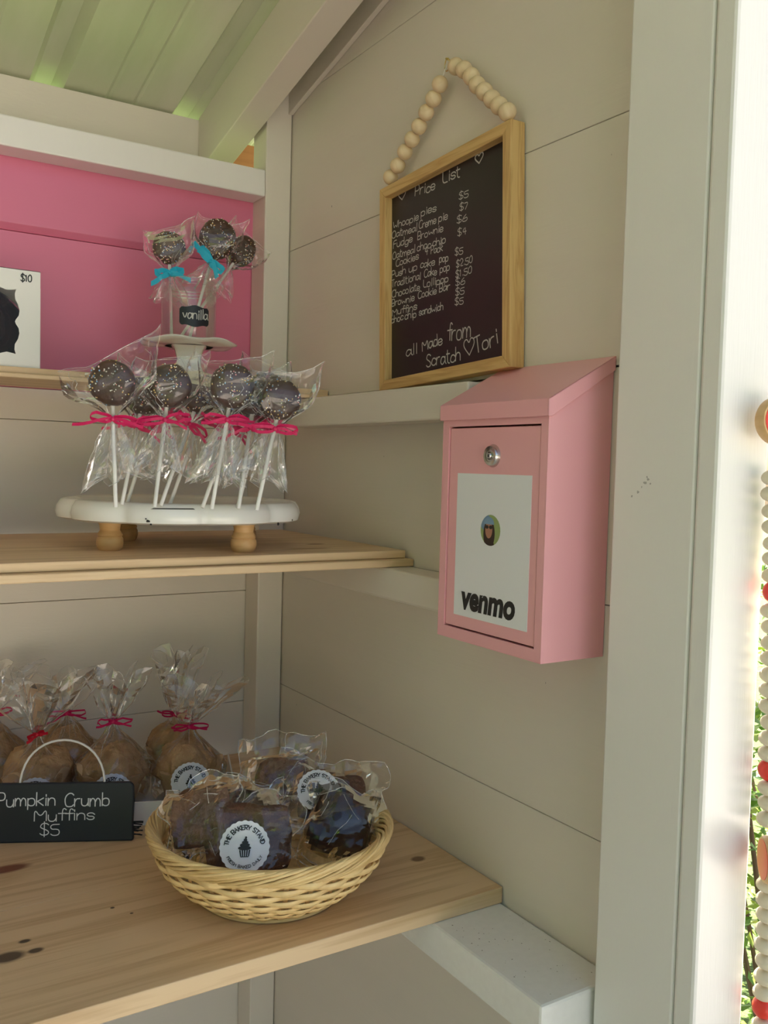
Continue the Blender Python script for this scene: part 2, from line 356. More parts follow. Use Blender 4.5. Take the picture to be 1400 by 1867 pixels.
beam('trim_6', -.035, .0, .4555, .5374, .02, 2.155, TRIMW, 'white front post beside the pink box', .002)
beam('trim_12', -1.0745, -1.0355, .4555, .5374, .02, 2.155, TRIMW, 'white front post at the far left of the stand, outside the photo', .002)
beam('trim_7', -.0355, .0245, .435, .4545, .02, 2.16, TRIMW, 'bright white front trim board by the bead garland', .003)
def sloped(name, x0, x1, ya, yb, below, above, mt, label):
    """board running up the roof slope, measured below the roof plane"""
    pr = [(ya, roofz(ya)-below),(yb, roofz(yb)-below),(yb, roofz(yb)-above),(ya, roofz(ya)-above)]
    c = ((x0+x1)/2, yb, roofz(yb)-below)
    return tag(MB().prism(pr, lambda u,v,t: Vector((t,u,v)), x0, x1).build(name, mt, off=c, bevel=.0015), label, None, None, 'structure')
sloped('trim_8', -.0885, -.048, .32, 1.3779, .0833, .001, WHITE, 'white rafter under the metal roof')
def rake():
    z = lambda y: 1.9565 + .2245*(1.2346-y)
    pr = [(.545, z(.545)),(1.226, z(1.226)),(1.226, z(1.226)+.045),(.545, z(.545)+.045)]
    return pr
tag(MB().prism(rake(), lambda u,v,t: Vector((t,u,v)), -.008, -.0006).build('trim_9', WHITE, off=(-.004, 1.2, 1.97), bevel=.001), 'thin white rake board at the top of the side wall', None, None, 'structure')
beam('trim_10', -1.09, -.0492, 1.3784, 1.394, 1.87, 1.979, WHITE, 'white eave board below the metal roof', .001)
beam('trim_11', -.0465, .03, 1.396, 1.412, 1.80, 1.965, OUTW, 'weathered wood board outside behind the eave', .001)
# metal roof: sheet with raised ribs
def roofprofile():
    xs = []
    for k in range(-6, 2):
        c = -.313 + .208*k
        xs += [(c-.0235,0),(c-.012,.018),(c+.012,.018),(c+.0235,0), (c+.082,0),(c+.086,.002),(c+.090,0),(c+.122,0),(c+.126,.002),(c+.130,0)]
    xs = [(x,h) for x,h in xs if -1.11 < x < .06]
    return [(-1.11,0)] + xs + [(.06,0)]
rp = roofprofile(); mb = MB()
off_ = .0015
# the slope lies on top of the rafters; the wall's own boards stop under it
vs = []
for y in (.22, 1.44):
    for x, h in rp: vs.append((x, y, roofz(y)+off_+h))
n = len(rp)
mb.add(vs, [(i, i+1, n+i+1, n+i) for i in range(n-1)])
ro = mb.build('ceiling', METAL, off=(-.7, 1.25, 1.93), kind='structure', label='ribbed pale roof sheet over the stand')
sol = ro.modifiers.new('thick', 'SOLIDIFY'); sol.thickness = .0008; sol.offset = 1

def specks(parent, pts, e1, e2, nrm, mt, name='paint_specks'):
    m_ = MB(); e1, e2, nrm = Vector(e1), Vector(e2), Vector(nrm)
    for i, (p, r) in enumerate(pts):
        rn = random.Random(i*7+1); m_.add([p + nrm*.0002 + (e1*math.cos(2*math.pi*k/7)*rn.uniform(.5,1.3) + e2*math.sin(2*math.pi*k/7)*rn.uniform(.5,1.3))*r for k in range(7)], [list(range(7))])
    m_.build(name, mt, parent, off=parent.location, kind='stuff')
SPK = mat('speck_grey', (.25, .22, .20), .8)
_t3 = bpy.data.objects['trim_3']; _t6 = bpy.data.objects['trim_6']; _wr = bpy.data.objects['wall_right']
rs = random.Random(12)
specks(_t3, [(Vector((rs.uniform(-.08,-.008), rs.uniform(.552,.69), 1.0045)), rs.uniform(.0003,.0008)) for k in range(46)], (1,0,0), (0,1,0), (0,0,1), SPK)
specks(_t6, [(at(px, py, 0, -.035), r) for px, py, r in ((1152,905,.0012),(1163,897,.0014),(1176,880,.0016),(1182,874,.0012),(1186,882,.0010),(1180,870,.0009),(1170,888,.0008))], (0,1,0), (0,0,1), (-1,0,0), mat('speck_pale', (.42, .40, .38), .7))
specks(_wr, [(at(px, py, 0, 0), r) for px, py, r in ((541,1285,.0012),(700,832,.0008),(605,376,.0014),(995,1245,.0007),(1115,282,.0006),(690,1300,.0006),(640,590,.0005),(800,1680,.0009))], (0,.5,0), (0,0,1.6), (-1,0,0), SPK, 'wall_nicks')

# ================================================================== SHELVES
PINE = lin(206, 168, 118); PINED = lin(178, 136, 86)
def shelf(label, boards, knots=()):
    x0 = -1.055; cy = boards[0][0]; base = Vector((-.5, cy, boards[0][2]))
    r = empty('wooden_shelf', base, label, 'shelf')
    for i, (ya, yb, za, zb, xr) in enumerate(boards):
        kk = [(k[0]-base.x, k[1]-base.y, k[2], k[3], k[4]) for k in knots]
        mt = wood('pine_shelf', lin(220, 190, 150), lin(194, 159, 117), 0, kk, scale=1.0)
        MB().box(x0, xr, ya, yb, za, zb).build('board', mt, r, off=base, bevel=.0012)
    return r
def kn(px, py, rx, ry, c, z=1.0216):
    p = at(px, py, 2, z); return (p.x, p.y, rx, ry, c)
shelf('wide knotty pine bottom shelf under the basket and muffin bags', [(.6998, .8925, 1.0047, 1.0216, -.0012), (.8937, 1.2265, 1.0047, 1.0212, -.0012)],
      [kn(15, 1745, .013, .0085, KD), kn(65, 1733, .0065, .004, KD), kn(45, 1716, .005, .003, KD), kn(12, 1584, .022, .009, KR), kn(762, 1566, .008, .006, KM), kn(205, 1655, .002, .0018, KD), kn(240, 1665, .0016, .0015, KD)])
shelf('middle shelf of two stacked thin pine boards under the scalloped riser', [(.8788, 1.2265, 1.3330, 1.3415, -.0012), (.8896, 1.2265, 1.3417, 1.3511, -.006)],
      [kn(560, 1000, .03, .005, lin(165, 120, 70), 1.3511), kn(575, 992, .012, .006, lin(150, 105, 60), 1.3511)])
shelf('top shelf of two stacked pine boards in front of the pink panel', [(1.0866, YC-.0008, 1.5380, 1.5432, -.0012), (1.0978, YC-.0008, 1.5434, 1.5512, -.0012)])

# ================================================================== PRICE LIST BOARD
tl = Vector((-.02, .9428, 1.7812)); tr = Vector((-.02, .7007, 1.7923)); bl = Vector((-.02, .9358, 1.5393))
eu = (tr-tl).normalized(); ev = Vector((0, eu.z, -eu.y)); ev = ev if ev.z > 0 else -ev
BW, BH = (tr-tl).length, .2425
C0 = bl                                                    # lower left corner of the front
def cb(u, v, x=0): return Vector((-.02+x, 0, 0)) + Vector((0, C0.y, C0.z)) + eu*u + ev*v
PB = empty('price_board', cb(BW/2, 0, .018), 'framed chalkboard price list hanging from a loop of wooden beads', 'chalkboard')
def pb(m_, name, mt, **k): return m_.build(name, mt, PB, off=PB.location, **k)
fw, fd = .0125, .0185
def rail(quad, name, mt):
    m_ = MB(); m_.prism(quad, lambda u,v,t: cb(u,v,t), 0, fd); return pb(m_, 'frame_rail', mt, bevel=.0008)
rail([(0,0),(BW,0),(BW-fw,fw),(fw,fw)], 'b', FRAMEW[0]); rail([(0,BH),(fw,BH-fw),(BW-fw,BH-fw),(BW,BH)], 't', FRAMEW[0])
rail([(0,0),(fw,fw),(fw,BH-fw),(0,BH)], 'l', FRAMEW[1]); rail([(BW,0),(BW,BH),(BW-fw,BH-fw),(BW-fw,fw)], 'r', FRAMEW[1])
m_ = MB(); m_.prism([(fw-.002,fw-.002),(BW-fw+.002,fw-.002),(BW-fw+.002,BH-fw+.002),(fw-.002,BH-fw+.002)], lambda u,v,t: cb(u,v,t), .010, .014); pb(m_, 'panel', CHALKB)
XP = -.0104
def onb(px, py):      # crop pixels -> board plane
    return at(680 + px/4.057, 260 + py/4.057, 0, XP)
def bline(name, items):
    for k, (t, a, b, h, pen) in enumerate(items):
        m_ = MB(); A = onb(*a); B = onb(*b); d = B-A; L = d.length; d.normalize(); up = Vector((0, d.z, -d.y)); up = up if up.z > 0 else -up
        ink(m_, t, lambda u, v: A + d*u + up*v, h, L, pen, 2, .06, k+len(t)); pb(m_, 'lettering', CHALK)
bline('t', [('Price',(310,395),(455,350),.0112,.115), ('List',(515,305),(640,250),.0118,.115), ('\u2661',(190,432),(240,408),.0095,.14), ('\u2661',(755,165),(815,135),.0105,.14)])
H1 = .0086
for row in [[('Whoopie',(150,640),(335,570)),('pies',(355,548),(465,503))],[('Oatmeal',(140,710),(325,650)),('Creme',(340,640),(465,595)),('pie',(485,588),(550,568))],
    [('Fudge',(150,785),(290,735)),('Brownie',(330,718),(517,655))],[('Oatmeal',(145,865),(310,810)),('choc',(325,805),(425,775)),('chip',(440,770),(535,740))],
    [('Cookies',(170,918),(335,860)),('4',(382,838),(405,830)),('Pack',(428,825),(512,800))],[('Push',(140,1000),(240,968)),('up',(265,960),(325,940)),('cake',(350,930),(455,905)),('pop',(490,890),(555,872))],
    [('Traditional',(138,1072),(352,1010)),('Cake',(378,1000),(470,975)),('pop',(495,965),(565,945))],[('Chocolate',(140,1147),(345,1090)),('Lollipop',(372,1072),(555,1030))],
    [('Brownie',(140,1212),(305,1168)),('Cookie',(333,1155),(468,1115)),('Bar',(490,1107),(567,1090))],[('Muffins',(142,1282),(322,1232))],[('choc',(135,1335),(222,1312)),('chip',(235,1310),(318,1288)),('sandwich',(340,1280),(518,1238))],
    [('$5',(635,425),(705,398))],[('$7',(640,508),(705,482))],[('$6',(620,602),(697,572))],[('$4',(625,695),(690,672))],[('$5',(605,838),(665,820))],[('$2.50',(615,925),(735,888))],[('$1.50',(610,1000),(730,966))],[('$6',(610,1062),(680,1042))],[('$5',(610,1135),(675,1115))],[('$5',(605,1206),(668,1190))]]:
    bline('r', [(t, a, b, H1 if t[0] != '$' else .0072, .125) for t, a, b in row])
bline('f', [('all',(245,1580),(325,1560),.0125,.10),('Made',(365,1545),(512,1488),.0120,.10),('from',(550,1470),(722,1435),.0185,.07)])
bline('f', [('Scratch',(395,1660),(645,1608),.0145,.09),('\u2661',(675,1590),(752,1565),.0165,.075),('Tori',(760,1565),(925,1480),.0165,.085)])
# bead hanger
LB = [(712,323),(725,302),(738,277),(751,254),(764,230.5),(777,205),(790,180),(802,153.6)]
RB = [(831,121),(846,127),(859,139.5),(870,155),(883,167),(897,181),(910,193),(925,204)]
hang = []
for i, (x, y) in enumerate(LB): hang.append(at(x, y, 0, -.013))
apex = at(815, 118, 0, -.010)
hr = [at(x, y, 0, -.013 - .0006*i) for i, (x, y) in enumerate(RB)]
bead_me = None
for p in hang + hr:
    if bead_me is None:
        b0 = MB().ball((0,0,0), .0091, 18, 12).build('bead', BEAD, PB, smooth=True); bead_me = b0; b0.location = p - PB.location
    else:
        b0 = bead_me.copy(); COL.objects.link(b0); b0.parent = PB; b0.location = p - PB.location
    b0.rotation_euler = (random.Random(p.y).uniform(0,6), random.Random(p.z).uniform(0,6), 0)
pb(MB().tube(hang + [apex] + hr, .0008, 6), 'string', CORD)
pb(MB().tube([apex + Vector((0, .0042*math.cos(a), .0068*math.sin(a))) for a in [k*math.pi/12 for k in range(24)]], .0007, 6, True), 'hanging_ring', BRASS)
tag(MB().tube([apex + Vector((.0095, 0, .0052)), apex + Vector((-.002, 0, .0062))], .001, 8).build('nail', BRASS, off=apex+Vector((.009,0,0.005))), 'small brass nail holding the bead loop', 'nail')

# ================================================================== PINK PAYMENT BOX
Y0, Y1, XF, ZB, ZF, ZT = .5748, .7255, -.075, 1.2847, 1.498, 1.5385
DB = empty('payment_box', (-.04, .65, ZB), 'pink metal wall box with a sloped lid and a lock', 'drop box')
def db(m_, name, mt, parent=None, **k): return m_.build(name, mt, parent or DB, off=DB.location, **k)
dy0, dy1, dz0, dz1 = .5838, .7155, 1.2958, 1.4895           # door opening
m_ = MB()
prof = [(-.0008, ZB),(XF, ZB),(XF, ZF),(-.0008, ZT)]
for ya, yb in ((Y0, Y0+.0012),(Y1-.0012, Y1)): m_.prism(prof, lambda u,v,t: Vector((u,t,v)), ya, yb)
m_.box(XF, -.0022, Y0+.0013, Y1-.0013, ZB, ZB+.0012); m_.box(-.002, -.0008, Y0+.0013, Y1-.0013, ZB, ZT)
m_.box(XF, XF+.006, Y0+.0013, dy0, ZB+.0013, ZF); m_.box(XF, XF+.006, dy1, Y1-.0013, ZB+.0013, ZF); m_.box(XF, XF+.006, dy0+.00001, dy1-.00001, ZB+.0013, dz0); m_.box(XF, XF+.006, dy0+.00001, dy1-.00001, dz1, ZF)
db(m_, 'body', PINKM)
# lid with front and side lips
sl = .0425/.0775
m_ = MB(); lx = XF-.0028; lz = lambda x: 1.5102 + (x-lx)*.0418/(-lx-.0008)
for ya, yb in ((Y0-.0025, Y0-.0012),(Y1+.0012, Y1+.0025)):
    m_.prism([(lx, lz(lx)),(lx, 1.4955),(lx+.004,1.4955),(-.0008, lz(-.0008)-.0125),(-.0008, lz(-.0008))], lambda u,v,t: Vector((u,t,v)), ya, yb)
m_.prism([(lx, lz(lx)),(-.0008, lz(-.0008)),(-.0008, lz(-.0008)-.0012),(lx, lz(lx)-.0014)], lambda u,v,t: Vector((u,t,v)), Y0-.0025, Y1+.0025)
m_.box(lx, lx+.0013, Y0-.0025, Y1+.0025, 1.4955, lz(lx)-.0005)
db(m_, 'lid', PINKM, bevel=.0009)
door = db(MB().box(XF+.0012, XF+.004, dy0+.0018, dy1-.0009, dz0+.0014, dz1-.0016), 'door', PINKM, bevel=.0008)
lk = at(897, 831, 0, XF)
m_ = MB(); m_.lathe([(.0106, .0035),(.0106,.001),(.0088,-.0030),(.0060,-.0034),(.0057,-.0022),(.0001,-.0022)], 32, lk, 'x')
db(m_, 'lock', CHROME, door, smooth=35.0)
m_ = MB(); m_.lathe([(.0036,-.0035),(.0036,-.0022),(.0026,-.0044),(.0001,-.0044)], 20, lk, 'x', cap=False); db(m_, 'lock_barrel', CHROME, door, smooth=35.0)
m_ = MB(); m_.box(lk.x-.0049, lk.x-.0043, lk.y-.0004, lk.y+.0004, lk.z-.0013, lk.z+.0013); db(m_, 'keyhole', BLACK, door)
XS = XF+.0009
st = db(MB().box(XS, XS+.0003, .5945, .7010, 1.3088, 1.4450), 'payment_sticker', PAPER, label='white printed sticker with bold black lettering')
# bold italic lettering
def bfont(txt, size, fn, offset=.0, shear=.0, wid=None):
    cu = bpy.data.curves.new('t', 'FONT'); cu.body = txt; cu.size = size; cu.offset = offset; cu.shear = shear; cu.resolution_u = 4
    ob = bpy.data.objects.new('t', cu); COL.objects.link(ob); bpy.context.view_layer.update()
    me = bpy.data.meshes.new_from_object(ob.evaluated_get(bpy.context.evaluated_depsgraph_get()))
    bpy.data.objects.remove(ob); x0 = min(v.co.x for v in me.vertices); x1 = max(v.co.x for v in me.vertices)
    k = wid/(x1-x0) if wid else 1
    mb_ = MB(); mb_.add([fn((v.co.x-x0)*k, v.co.y) for v in me.vertices], [list(p.vertices) for p in me.polygons]); bpy.data.meshes.remove(me); return mb_
A = at(840, 1121, 0, XS); B = at(938, 1143, 0, XS)
db(bfont('venmo', .0315, lambda u, v: Vector((XS-.0002, A.y-u, 1.3168 + v)), offset=.0014, shear=.14, wid=A.y-B.y), 'lettering', INK, st)
# round portrait print: generic figure in a cap
pc = at(894, 967, 0, XS); pr_ = .0142
def disc(mb_, cy, cz, ry, rz, x, mi, a0=0, a1=2*math.pi, n=28, lim=None):
    P_ = []
    for k in range(n):
        a = a0 + (a1-a0)*k/(n-1 if a1-a0 < 6.28 else n)
        u, v = cy + ry*math.cos(a), cz + rz*math.sin(a)
        d = math.hypot(u, v)
        if d > 1: u, v = u/d, v/d
        P_.append((x, pc.y - u*pr_, pc.z + v*pr_))
    mb_.add(P_, [list(range(n))], mi)
PM = [mat('print_green', (.30,.38,.14), .5), mat('print_sky', (.18,.28,.42), .5), mat('print_hair', (.035,.018,.014), .5), mat('print_skin', (.42,.20,.13), .5), mat('print_cap', (.20,.32,.48), .5), mat('print_glasses', (.015,.01,.01), .4)]
m_ = MB(); xx = XS-.0001
disc(m_, 0, 0, 1, 1, xx, 0); disc(m_, -.5, .5, .55, .55, xx-.00004, 1); disc(m_, -.12, -.25, .58, .95, xx-.00008, 2); disc(m_, -.15, .02, .36, .55, xx-.00012, 3)
disc(m_, -.14, .38, .52, .48, xx-.00016, 4, 0, math.pi); disc(m_, -.34, .2, .17, .12, xx-.0002, 5); disc(m_, .04, .2, .17, .12, xx-.0002, 5); disc(m_, -.12, -.95, .55, .35, xx-.00016, 2)
db(m_, 'portrait_print', PM, st)
sc_ = at(1131, 634, 1, .5374)
# ================================================================== GARLAND
gx, gy = .019, .421
GA = empty('bead_garland', (gx, gy, .6), 'wooden bead garland with red beads and red discs hanging by the front trim', 'garland')
def ga(m_, name, mt, **k): return m_.build(name, mt, GA, off=GA.location, **k)
_gp = [at(1409, 640, 1, gy), at(1409, 768, 1, gy), at(1413, 1000, 1, gy), at(1407, 1250, 1, gy), at(1399, 1700, 1, gy)]
_gp.append(Vector((_gp[-1].x+.004, gy, .62)))
def gpt(z):
    for a, b in zip(_gp, _gp[1:]):
        if a.z >= z >= b.z: return a.lerp(b, (a.z-z)/(a.z-b.z))
    return _gp[-1].copy()
D1 = _gp[1].copy(); D2 = gpt(at(1391, 1562, 1, gy).z)
ga(MB().tube(_gp, .0009, 6), 'string', CORD)
def gd(c, nrm):
    q = Vector(nrm).normalized().to_track_quat('Z', 'Y').to_matrix()
    m_ = MB(); m_.lathe([(.0001,-.005),(.0165,-.005),(.0178,-.003),(.0178,.003),(.0165,.005),(.0001,.005)], 36, (0,0,0), 'z', cap=False); m_.v = [c + q @ v for v in m_.v]
    ga(m_, 'wooden_disc', TURNED, smooth=40.0)
    m_ = MB(); m_.lathe([(.0001,.0053),(.0150,.0053),(.0152,.0046)], 36, (0,0,0), 'z', cap=False); m_.v = [c + q @ v for v in m_.v]
    ga(m_, 'red_face', REDP, smooth=40.0)
D1.y -= .004; D2.y -= .006; D2.x -= .008
gd(D1, (-.26, -.96, .05)); gd(D2, (-.72, .62, 0))
z = D1.z - .042; k = 0; bm1 = None; bm2 = None
while z > .64:
    if abs(z - D2.z) > .021:
        red = k % 11 == 7
        if red: b0 = bm2.copy() if bm2 else MB().ball((0,0,0), .0088, 16, 10).build('red_bead', REDP, GA, smooth=True)
        else: b0 = bm1.copy() if bm1 else MB().ball((0,0,0), .0092, 16, 10, (1,1,.68)).build('bead', BEADW, GA, smooth=True)
        if red and bm2 or (not red and bm1): COL.objects.link(b0); b0.parent = GA
        if red: bm2 = bm2 or b0
        else: bm1 = bm1 or b0
        rr = random.Random(k)
        b0.location = gpt(z) + Vector((rr.uniform(-.0008,.0008), rr.uniform(-.0008,.0008), 0)) - GA.location
        b0.rotation_euler = (rr.uniform(-.15,.15), rr.uniform(-.15,.15), 0)
        z -= .0145 if red else .0124
    else: z -= .004
    k += 1

# ================================================================== CELLOPHANE SHAPES
def jit(v, s, amp, seed): 
    q = Vector((v.x*s + seed*7.3, v.y*s - seed*3.1, v.z*s + seed))
    return v + noise.noise_vector(q)*amp
def bow(mb_, c, s, rnd, w=.0017, right=Vector((1,0,0)), up=Vector((0,0,1)), out=Vector((0,-1,0)), tails=2, tilt=0):
    right, up = right*math.cos(tilt)+up*math.sin(tilt), up*math.cos(tilt)-right*math.sin(tilt)
    for sg in (-1, 1):
        L = s*rnd.uniform(.75, 1.15); pts = []
        for k in range(13):
            t = k/12; a = t*2*math.pi
            pts.append(c + right*sg*L*.5*(1-math.cos(a))*1.0 + up*(math.sin(a)*s*.16*sg + .10*s*(1-math.cos(a))*rnd.uniform(-.2,.6)) + out*(.002+.002*math.sin(t*math.pi)))
        mb_.ribbon(pts, [(up*.85+out*.5).normalized()*w]*13)
    for q in range(tails):
        sg = -1 if q % 2 else 1; L = s*rnd.uniform(.8, 1.5); dr = rnd.uniform(-.5, .1); pts = []
        for k in range(8):
            t = k/7; pts.append(c + right*sg*L*t + up*(dr*L*t + .05*s*math.sin(5*t+q)) + out*(.003 + .002*math.sin(4*t)))
        mb_.ribbon(pts, [(up*.9+out*.4+right*.2*math.sin(k)).normalized()*w for k in range(8)])
    mb_.ball(c + out*.003, .0024, 8, 6)
def pop_parts(root, seed, H, rib, zb, skirt, lean=0, rx=.0215, rz=.0215, top=.036, film_w=.041, slope=.3, spr=70, face=0):
    """lollipop along local z, face to local -y"""
    rnd = random.Random(seed)
    ca, sa = math.cos(face), math.sin(face)
    rot = lambda v: Vector((v.x*ca - v.y*sa, v.x*sa + v.y*ca, v.z))
    m_ = MB().tube([(0,0,0),(0,0,H-.01)], .0020, 10); m_.build('stick', STICK, root, smooth=40.0)
    m_ = MB(); pf = []
    for k in range(13):
        a = math.pi*(k/12); pf.append((.0105*1 + .011*math.sin(a)**.8 if 0 < k < 12 else .0001, -.0095*math.cos(a)))
    pf = [(.0001,-.0092),(.010,-.0094),(.0165,-.0088),(.0200,-.0065),(.0215,-.0025),(.0215,.0025),(.0200,.0065),(.0165,.0088),(.010,.0094),(.0001,.0092)]
    m_.lathe(pf, 32, (0,0,0), 'y', cap=False)
    m_.v = [rot(jit(Vector((v.x*rx/.0215, v.y, v.z*rz/.0215)), 90, .0016, seed)) + Vector((0,0,H)) for v in m_.v]
    m_.build('cookie', CHOC, root, smooth=True)
    m_ = MB()
    for k in range(spr):
        a = rnd.uniform(0, 2*math.pi); r = math.sqrt(rnd.random())*1.02
        if r > .97: y_ = rnd.uniform(-.006, 0); r = 1.0
        else: y_ = -.0094 + .0055*max(0, (r-.7)/.3)**2
        if noise.noise(Vector((math.cos(a)*r*1.6+seed, math.sin(a)*r*1.6, seed))) < -.12 and r < .9: continue
        p = rot(Vector((math.cos(a)*r*rx, y_-.0003, math.sin(a)*r*rz))) + Vector((0,0,H))
        m_.ball(p, rnd.uniform(.0006,.00085), 5, 4, mi=rnd.choice([0,0,0,0,1,1,2,3]))
    m_.build('sprinkles', SPR, root, kind='stuff')
    # wrapper: closed end above, gathered neck, flared skirt
    N = 30; m_ = MB(); ht = H + top - zb; ph = rnd.uniform(0, 6)
    def ssm(a, b, x): x = max(0, min(1, (x-a)/(b-a))); return x*x*(3-2*x)
    def upper(u, t):
        a = u*2*math.pi; wd = .0035 + (film_w*.86-.0035)*ssm(0, .55, t) + film_w*.14*t; dp = .0035 + .0125*ssm(0, .42, t)*(1-ssm(.62, 1.0, t)) 
        fold = 1 + .22*math.sin(7*a+ph)*(1-ssm(.1,.6,t)) + .05*math.sin(5*a+ph*2)*(1-t)
        c_, s_ = math.cos(a), math.sin(a); e = .55
        x = math.copysign(abs(c_)**e, c_)*wd*fold; y = math.copysign(abs(s_)**1, s_)*dp*fold
        z = zb + ht*t + slope*x*t + .004*t*math.cos(2*a)
        return rot(jit(Vector((x, y, z)), 55, .0045*ssm(.05,.4,t), seed))
    m_.grid(upper, N, 12, wrap=True)
    sk = rnd.uniform(-.25,.25); kf = rnd.choice([5,6,7]); sw = rnd.uniform(.017,.024)
    def lower(u, t):
        a = u*2*math.pi; wd = .0035 + sw*t**.75; dp = .0035 + .011*t**.8
        fold = 1 + .38*math.sin(kf*a+ph)*ssm(0,.25,t)
        x = math.cos(a)*wd*fold; y = math.sin(a)*dp*fold
        z = zb - skirt*t*(1 + .10*math.sin(kf*a+ph)) + sk*x*t
        return rot(jit(Vector((x, y, z)), 60, .004*t, seed+9))
    m_.grid(lower, N, 8, wrap=True)
    def crease(fn, u0, du, t0, t1, w_, n=9):
        pts = [fn(u0 + du*k/n + .012*math.sin(k*2.1+u0*40), t0 + (t1-t0)*k/n) for k in range(n+1)]
        c_ = Vector((0,0,0)); m_.tube([p + Vector((p.x, p.y, 0)).normalized()*.0004 for p in pts], w_, 4, mi=1)
    for k in range(11): crease(upper, rnd.random(), rnd.uniform(-.07,.07), .04, rnd.uniform(.35,1), rnd.uniform(.00015,.0003))
    for k in range(12): crease(lower, rnd.random(), rnd.uniform(-.06,.06), .03, rnd.uniform(.5,1), rnd.uniform(.00015,.0003))
    m_.tube([upper(k/N, 1.0) for k in range(N)], .00022, 4, True, mi=1); m_.tube([lower(k/N, 1.0) for k in range(N)], .00022, 4, True, mi=1)
    m_.build('wrapper', [FILM, CREASE], root)
    m_ = MB(); m_.lathe([(.0044,zb-.0016),(.0046,zb),(.0044,zb+.0016)], 14, (0,0,0), 'z', cap=False)
    bow(m_, rot(Vector((0,-.0045,0))) + Vector((0,0,zb)), .024, rnd, .0016, rot(Vector((1,0,0))), Vector((0,0,1)), rot(Vector((0,-1,0))), 2, rnd.uniform(-.35,.35))
    m_.build('ribbon_bow', rib, root)
def orient(root, a, b):
    """put root at a with its z axis towards b and its face towards the open front"""
    z = (b-a).normalized(); y = Vector((.34, .94, 0)); y = (y - z*y.dot(z)).normalized(); x = y.cross(z)
    mm = Matrix((x, y, z)).transposed().to_4x4(); mm.translation = a; root.matrix_world = mm

# ================================================================== SCALLOPED RISER + COOKIE POPS
RC = Vector((-.236, 1.014, 1.3511)); RZ0, RZ1 = .0325, .0545
RI = empty('scalloped_riser', RC, 'round white scalloped riser on turned wooden feet with cookie pops on it', 'riser')
RI.rotation_euler = (0,0,math.radians(-24))
def scal(a, h): return 1 + .060*(abs(math.sin(5*a+.35))**.6) - .035
m_ = MB(); m_.lathe([(.05,RZ0),(.128,RZ0),(.134,RZ0+.002),(.1355,RZ0+.008),(.134,RZ0+.015),(.130,RZ1-.001),(.124,RZ1+.0005),(.118,RZ1-.0015),(.05,RZ1-.002)], 200, (0,0,0), 'z', True, scal)
RTOP = m_.build('top', ENAMEL, RI, smooth=50.0)
for sx in (-1, 1):
    for sy in (-1, 1):
        m_ = MB(); m_.lathe([(.011,0),(.0135,.003),(.0145,.008),(.0140,.013),(.0125,.0150),(.0135,.0165),(.0128,.0185),(.0105,.022),(.0112,.027),(.0135,.0325)], 24, (sx*.0715, sy*.0625, 0), 'z'); m_.build('foot', TURNED, RI, smooth=40.0)
lab = at(325, 929, 2, RC.z+RZ1); 
m_ = MB(); q = Matrix.Rotation(math.radians(24), 3, 'Z'); ll = q @ (at(316, 926.5, 2, RC.z+RZ1-.001) - RC)
m_.add([q @ (at(px, py, 2, RC.z+RZ1-.0008) - RC) for px, py in ((274,928.5),(356,929.2),(352,926.8),(280,926.2))], [(0,1,2,3)]); m_.build('label_plate', BLACK, RI, label='flat black label lying on the riser')
rq = Matrix.Rotation(math.radians(24), 3, 'Z')
for px, py, r in ((270,950,.0017),(275,956,.0010),(266,946,.0008),(506,955,.0020),(532,948,.0013)):
    d = CR*((px-700)/FPX) - CU*((py-933.5)/FPX) + CF; t = .6
    while t < 1.4:
        p = rq @ (CAM + d*t - RC); a = math.atan2(p.y, p.x)
        if p.xy.length < .1362*scal(a, 0): break
        t += .0004
    else: continue
    nr = Vector((p.x, p.y, 0)).normalized(); tg = Vector((-nr.y, nr.x, 0)); rn = random.Random(px); n_ = 9
    MB().add([p + nr*.0006 + (tg*math.cos(2*math.pi*k/n_)*1.2 + Vector((0,0,1))*math.sin(2*math.pi*k/n_))*r*rn.uniform(.6,1.2) for k in range(n_)], [list(range(n_))]).build('chip', CHIP, RI)
ztop = RC.z + RZ1 - .0016
POPS = [ # stick base px, head px, head-depth shift, label
 ((211,925),(204,698),0,'cookie pop at the left end of the front row, wide wrapper, on the white riser'),
 ((282,924),(308,704),0,'second cookie pop from the left in the front row on the riser'),
 ((386,928),(424,704),0,'third cookie pop from the left in the front row on the riser'),
 ((468,930),(512,729),0,'cookie pop leaning right at the right end of the riser'),
 ((222,920),(262,722),.05,'cookie pop hidden behind the first and second front pops'),
 ((232,917),(290,728),.085,'cookie pop deep behind the second front pop'),
 ((293,922),(364,722),.035,'cookie pop peeking out between the second and third front pops'),
 ((310,919),(382,716),.075,'cookie pop at the back, just left of the third front pop'),
 ((377,927),(440,728),.03,'cookie pop tucked right behind the third front pop'),
 ((453,930),(464,722),.03,'cookie pop peeking out between the third and the right end pops'),
 ((460,930),(486,712),.06,'cookie pop mostly hidden behind the right end pop')]
for i, (b, h, dpt, lbl) in enumerate(POPS):
    A = at(b[0], b[1], 2, ztop)
    if i >= 8: A = A + Vector((.0,.012*(i-7),0))
    yh = A.y + dpt*.35; B = at(h[0], h[1], 1, yh)
    r = empty('cookie_pop', A, lbl, 'cookie pop', 'cookie pops with magenta bows')
    H = (B-A).length; bowf = {0:.76,1:.72,2:.72,3:.80}.get(i, .76)
    pop_parts(r, 11+i*3, H, PRIB, H-.034 if i != 3 else H-.030, .046+.012*random.Random(i).random(), slope=[.5,.25,.3,.35,-.2,.2,.1,-.3,.2,.2,-.1][i], rx=.0215 if i < 3 else .0195, rz=.0215 if i < 3 else .0195, top=.03, film_w=[.046,.036,.036,.033][i] if i < 4 else .033, spr=110)
    orient(r, A, B)

